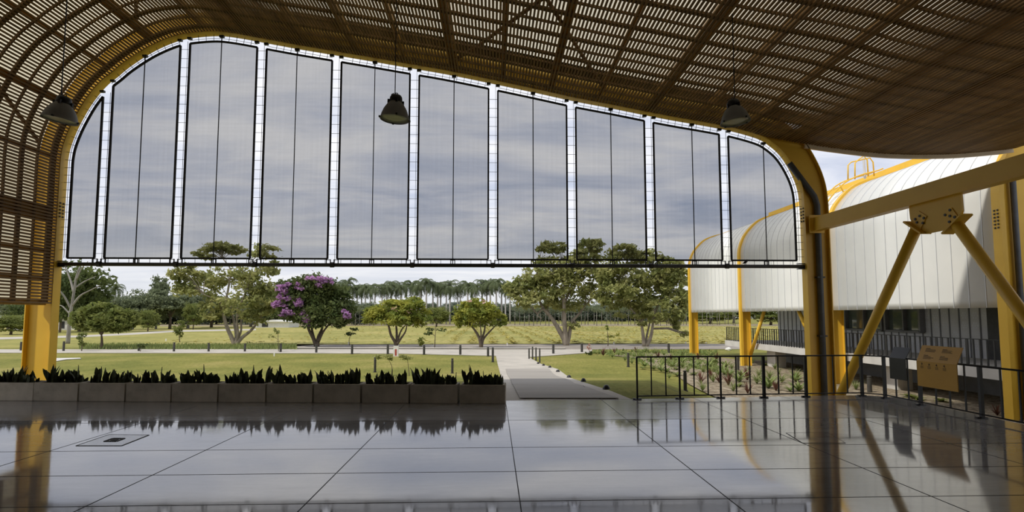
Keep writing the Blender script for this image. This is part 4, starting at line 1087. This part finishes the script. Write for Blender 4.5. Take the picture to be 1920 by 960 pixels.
def put_palm(px, ytop, D, label, group):
    global n
    x = (EYE+ray(px, 600)*(D/ray(px, 600).y)).x; z = hground(x, D); zt = (EYE+ray(px, ytop)*(D/ray(px, ytop).y)).z
    sc = (zt-z)/10.0; o = pal if n == 0 else dup(pal, (0,0,0))
    o.location = (x, D, z); o.scale = (sc*.95, sc*.95, sc); o.rotation_euler = (0,0,rp.uniform(0,6.28)); n += 1
    tag(o, label, 'palm', group)
px = 630
while px < 968:
    put_palm(px+rp.uniform(-3,3), rp.uniform(521,537), rp.choice([172,186,200])+rp.uniform(-3,3), 'tall royal palm in the distant row beyond the field', 'royal palms beyond the field'); px += 9.4
put_palm(213, 533, 130, 'lone palm standing above the umbrella shaped tree on the left', 'lone park palms')
# young plantation trees along the far edge of the field
def stick_proto():
    o = bpy.data.objects.new('plantation_tree', None); COL.objects.link(o)
    MB().tube([V(0,0,-.05), V(.02,0,2.0), V(0,0,4.2)], [.075,.06,.03], 6).build('trunk', 'barkgrey', o, smooth=True)
    lm = MB(); r = random.Random(4); leaves(lm, V(0,0,4.6), (1.1,1.1,1.3), 300, .17, r, 8); lm.build('foliage', 'leaf_grey', o, fix=False); return o
sp_ = stick_proto(); first_s = True
for px in list(range(968, 1290, 8))+list(range(1302, 1400, 7))+list(range(640, 700, 9)):
    D = rp.uniform(150, 176); q = EYE+ray(px+rp.uniform(-3,3), 600)*(D/ray(px, 600).y); h = rp.uniform(1.3,1.65)
    o = sp_ if first_s else dup(sp_, (0,0,0)); first_s = False
    o.location = (q.x, D, hground(q.x, D)); o.scale = (h*.9,h*.9,h*.8); o.rotation_euler = (0,0,rp.uniform(0,6))
    tag(o, 'thin trunked young plantation tree at the far edge of the field', 'tree', 'plantation trees at the far field edge')
# white sheds far left and a far white house
def shed(px0, px1, ybase, yeave, yridge, label):
    a, b = gp(px0, ybase), gp(px1, ybase); D = a.y; b = V(b.x, D, b.z); k = D/FPX
    o = empty('shed', (a+b)/2, label, 'building', 'far white sheds'); w = b.x-a.x; h = (ybase-yeave)*k; hr = (ybase-yridge)*k; d = 7
    MB().box((0,d/2,h/2), (w,d,h)).build('wall', 'white', o)
    MB().prism([V(-w*.56,-.5,h), V(w*.56,-.5,h), V(0,-.5,hr)], (0,d+1,0)).build('roof', 'white', o)
    m = MB(); m.box((-w*.2,-.02,h*.45), (w*.18,.06,h*.6)); m.build('doorway', 'darkgrey', o)
shed(22, 82, 619, 596, 582, 'low white roofed shed left of the left column')
shed(106, 142, 619, 598, 579, 'low white roofed shed behind the bare tree trunk')
shed(478, 540, 614.5, 604, 600, 'long low white house behind the purple tree')
# ------------------------------------------------------------------ garden bed plants
def rosette(seed, n, ln, w, up, droop):
    r = random.Random(seed); m = MB()
    for k in range(n):
        a = k*2.4+r.uniform(-.2,.2); e = up*r.uniform(.55,1.1); d = V(math.cos(a), math.sin(a), 0); s = V(-math.sin(a), math.cos(a), 0); p = V(0,0,.0); l = ln*r.uniform(.7,1.1); pts = [p.copy()]
        for j in range(5): p = p+(d*math.cos(e)+V(0,0,math.sin(e)))*l/5; e -= droop; pts.append(p.copy())
        rings = [(q-s*w*f, q+s*w*f) for q, f in zip(pts, (.8,1,.95,.75,.45,.04))]
        m.strip([x[0] for x in rings], [x[1] for x in rings])
    return m
kinds = {'agave': ('spiky_rosette_plant','green spiky rosette plant','rosette',rosette(1,24,.46,.024,.95,.17)), 'red': ('red_rosette_plant','reddish upright rosette plant','redrosette',rosette(2,14,.40,.022,1.35,.07)), 'tuft': ('grass_tuft','yellow green arching grass tuft','tuft',rosette(3,34,.46,.009,1.3,.22)), 'broad': ('broad_leaf_plant','low dark broad leaved plant','leaf_mid',rosette(4,16,.36,.05,.8,.2))}
kinds = {k: list(v)+[None] for k, v in kinds.items()}
posts = [1195,1275,1352,1433,1512,1617,1657,1727,1842,1930]
def garden(kind, px, py, sc=1.0):
    K = kinds[kind]; b = gp(px, py); b.z += .05
    if px < 1195: where = 'in the far planting left of the railing corner'; gi = 0
    else:
        i = max(k for k in range(9) if posts[k] <= px); gi = i+1
        where = 'behind the %s railing bay from its left end' % ordinal(i)
        if py < 668 : where = 'in the far bed above the %s railing bay' % ordinal(i)
    if K[4] is None: o = K[3].build(K[0], K[2], fix=False); K[4] = o
    else: o = K[4].copy(); COL.objects.link(o)
    o.location = b; o.rotation_euler = (0,0,R.uniform(0,6)); o.scale = (sc*1.12,)*3
    tag(o, K[1]+' '+where, 'plant', '%ss %s' % (K[1], where))
near = [('agave',1240,698,1.3),('agave',1250,700,1.1),('agave',1208,690,1.3),('agave',1262,690,1.2),('agave',1222,680,1.1),('agave',1280,682,1.2),('agave',1296,690,1.1),('agave',1310,688,1.2),('agave',1265,676,1.3),('agave',1330,690,1.3),('agave',1340,682,1.2),('agave',1355,700,1.5),('agave',1361,690,1.5),('agave',1366,708,1.5),('agave',1386,718,1.5),('agave',1390,708,1.3),('agave',1441,730,1.5),('agave',1445,722,1.4),('agave',1498,736,1.5),('agave',1493,718,1.5),('agave',1540,735,1.3),
 ('tuft',1443,712,1.3),('tuft',1419,722,1.4),('tuft',1424,708,1.3),('tuft',1466,720,1.3),('tuft',1492,712,1.3),('tuft',1605,733,1.2),('tuft',1230,664,1.2),('tuft',1212,662,1.4),('tuft',1195,664,1.3),('tuft',1245,668,1.2),('tuft',1280,667,1.2),('tuft',1148,672,1.2),('tuft',1160,668,1.1),('tuft',1172,678,1.2),('tuft',1185,684,1.1),('tuft',1135,664,1.0),('tuft',1215,674,1.2),('tuft',1300,675,1.2),('tuft',1318,700,1.1),('tuft',1290,700,1.1),('tuft',1255,712,.9),('tuft',1372,694,1.1),
 ('red',1314,721,1.3),('red',1332,712,1.2),('red',1366,725,1.4),('red',1344,676,1.2),('red',1309,676,1.2),('red',1234,672,1.2),('red',1258,676,1.0),('red',1401,715,1.5),('red',1455,735,1.2),('red',1402,740,1.1),('red',1192,662,1.2),('red',1131,668,1.5),('red',1152,664,1.2),('red',1349,720,1.2),('red',1870,782,.8),
 ('broad',1268,695,1.0),('broad',1301,705,1.0),('broad',1118,664,1.2),('broad',1170,664,1.2),('broad',1225,694,1.0),('broad',1270,706,1.0),('broad',1720,752,1.1),('broad',1706,748,1.0),('broad',1385,727,1.0),('broad',1335,697,1.1),('broad',1765,756,1.0)]
for a in near: garden(*a)
rq = random.Random(44)
for px in list(range(1205, 1500, 13)):
    garden(rq.choice(['tuft','agave','tuft','broad']), px+rq.uniform(-5,5), rq.uniform(676, 700 if px < 1300 else 738), rq.uniform(.8,1.25))
gc = MB(); r_ = random.Random(12)
for _ in range(5200):
    px = r_.uniform(1112, 1345); py = r_.uniform(658, 703)
    if py > 668+(px-1150)*.17+r_.gauss(0,4) or py > 700: continue
    if px < 1190 and py > 664+(px-1112)*.1+r_.gauss(0,2): continue
    p = gp(px, py); h = r_.uniform(.06,.30)*(.5+.5*math.sin(p.x*1.7)*math.cos(p.y*.9)+.3); a = r_.uniform(0,6.28); d = V(math.cos(a)*.11, math.sin(a)*.11, 0)
    gc.add([p-d, p+d, p+V(r_.uniform(-.12,.12), r_.uniform(-.12,.12), max(.05,h))], [(0,1,2)])
o = gc.build('ground_cover', 'rosette', fix=False); tag(o, 'low green ground cover leaves spread over the far part of the garden bed', 'ground cover', kind='stuff')
b = gp(1105, 666); k_ = (b-EYE).dot(FW)/FPX
o = empty('pink_flower_plant', b, 'plant with a tall pink flower plume at the near end of the far bed', 'plant')
MB().tube([V(0,0,0), V(0,0,12*k_)], .012, 6).build('stem', 'leaf_mid', o)
fm = MB(); leaves(fm, V(0,0,15*k_), (3.5*k_,3.5*k_,6*k_), 140, .06, R, 5); fm.build('flower_plume', 'pink', o, fix=False)
lm = MB(); leaves(lm, V(0,0,4*k_), (6*k_,5*k_,4*k_), 120, .09, R, 5); lm.build('foliage', 'leaf_dark', o, fix=False)
# slim climbing stem with a few leaves beside the right column
b = gp(1579, 705); 
o = empty('climbing_plant', b, 'thin leafy stem growing up beside the right yellow column', 'plant'); L = b
st = [xp(1579, 704, b.x), xp(1570, 672, b.x), xp(1562, 650, b.x), xp(1558, 630, b.x), xp(1560, 615, b.x)]
st = [yp(px, py, b.y) for px, py in ((1579,704),(1570,672),(1561,650),(1558,632),(1560,615))]
MB().tube([q-L for q in st], .010, 5).build('stem', 'barkdark', o)
lm = MB()
for px, py in ((1558,618),(1561,625),(1560,632),(1566,638),(1569,652),(1565,655),(1558,646),(1572,668),(1566,664)): leaves(lm, yp(px, py, b.y)-L, (.05,.05,.03), 5, .035, R, 2)
lm.build('foliage', 'leaf_dark', o, fix=False)
# ------------------------------------------------------------------ sky and sun
W = bpy.data.worlds.new('sky'); S.world = W; W.use_nodes = True; nt = W.node_tree; bg = nt.nodes['Background']
tc = nt.nodes.new('ShaderNodeTexCoord'); sx = nt.nodes.new('ShaderNodeSeparateXYZ'); nt.links.new(tc.outputs['Generated'], sx.inputs[0])
def mth(op, a, b=None):
    m = nt.nodes.new('ShaderNodeMath'); m.operation = op
    for i, q in enumerate((a, b)):
        if q is None: continue
        if isinstance(q, (int, float)): m.inputs[i].default_value = q
        else: nt.links.new(q, m.inputs[i])
    return m.outputs[0]
zz = mth('ADD', mth('MAXIMUM', sx.outputs[2], 0.0), .10)
cx = nt.nodes.new('ShaderNodeCombineXYZ'); nt.links.new(mth('DIVIDE', sx.outputs[0], zz), cx.inputs[0]); nt.links.new(mth('DIVIDE', sx.outputs[1], zz), cx.inputs[1])
mp = nt.nodes.new('ShaderNodeMapping'); mp.inputs['Scale'].default_value = (.8, 1.5, 1); mp.inputs['Rotation'].default_value = (0,0,.25); nt.links.new(cx.outputs[0], mp.inputs[0])
nz = nt.nodes.new('ShaderNodeTexNoise'); nz.inputs['Scale'].default_value = 1.1; nz.inputs['Detail'].default_value = 7; nz.inputs['Roughness'].default_value = .58; nz.inputs['Distortion'].default_value = .4; nt.links.new(mp.outputs[0], nz.inputs['Vector'])
cl_ = ramp(nt, nz.outputs['Fac'], [(.30, (.50,.57,.74)), (.46, (.74,.78,.90)), (.62, (1.02,1.02,1.05))])
mr = nt.nodes.new('ShaderNodeMapRange'); mr.inputs['From Min'].default_value = .0; mr.inputs['From Max'].default_value = .20; nt.links.new(sx.outputs[2], mr.inputs[0])
mx = nt.nodes.new('ShaderNodeMix'); mx.data_type = 'RGBA'; nt.links.new(mr.outputs[0], mx.inputs[0]); mx.inputs[6].default_value = (.83,.845,.87,1); nt.links.new(cl_, mx.inputs[7])
nt.links.new(mx.outputs[2], bg.inputs[0]); bg.inputs[1].default_value = 1.0
sd = bpy.data.lights.new('sun', 'SUN'); sd.energy = 2.7; sd.angle = math.radians(3); sd.color = (1,.95,.85)
so_ = bpy.data.objects.new('sun', sd); COL.objects.link(so_); so_.rotation_euler = V(.57,.30,-.765).to_track_quat('-Z','Y').to_euler(); so_.location = (-20,-5,30)
vs_ = S.view_settings; vs_.view_transform = 'Standard'; vs_.look = 'None'; vs_.exposure = 0.0; vs_.gamma = 1; vs_.use_curve_mapping = False
S.cycles.max_bounces = 10; S.cycles.transparent_max_bounces = 16; S.cycles.use_denoising = True; S.cycles.sample_clamp_indirect = 8
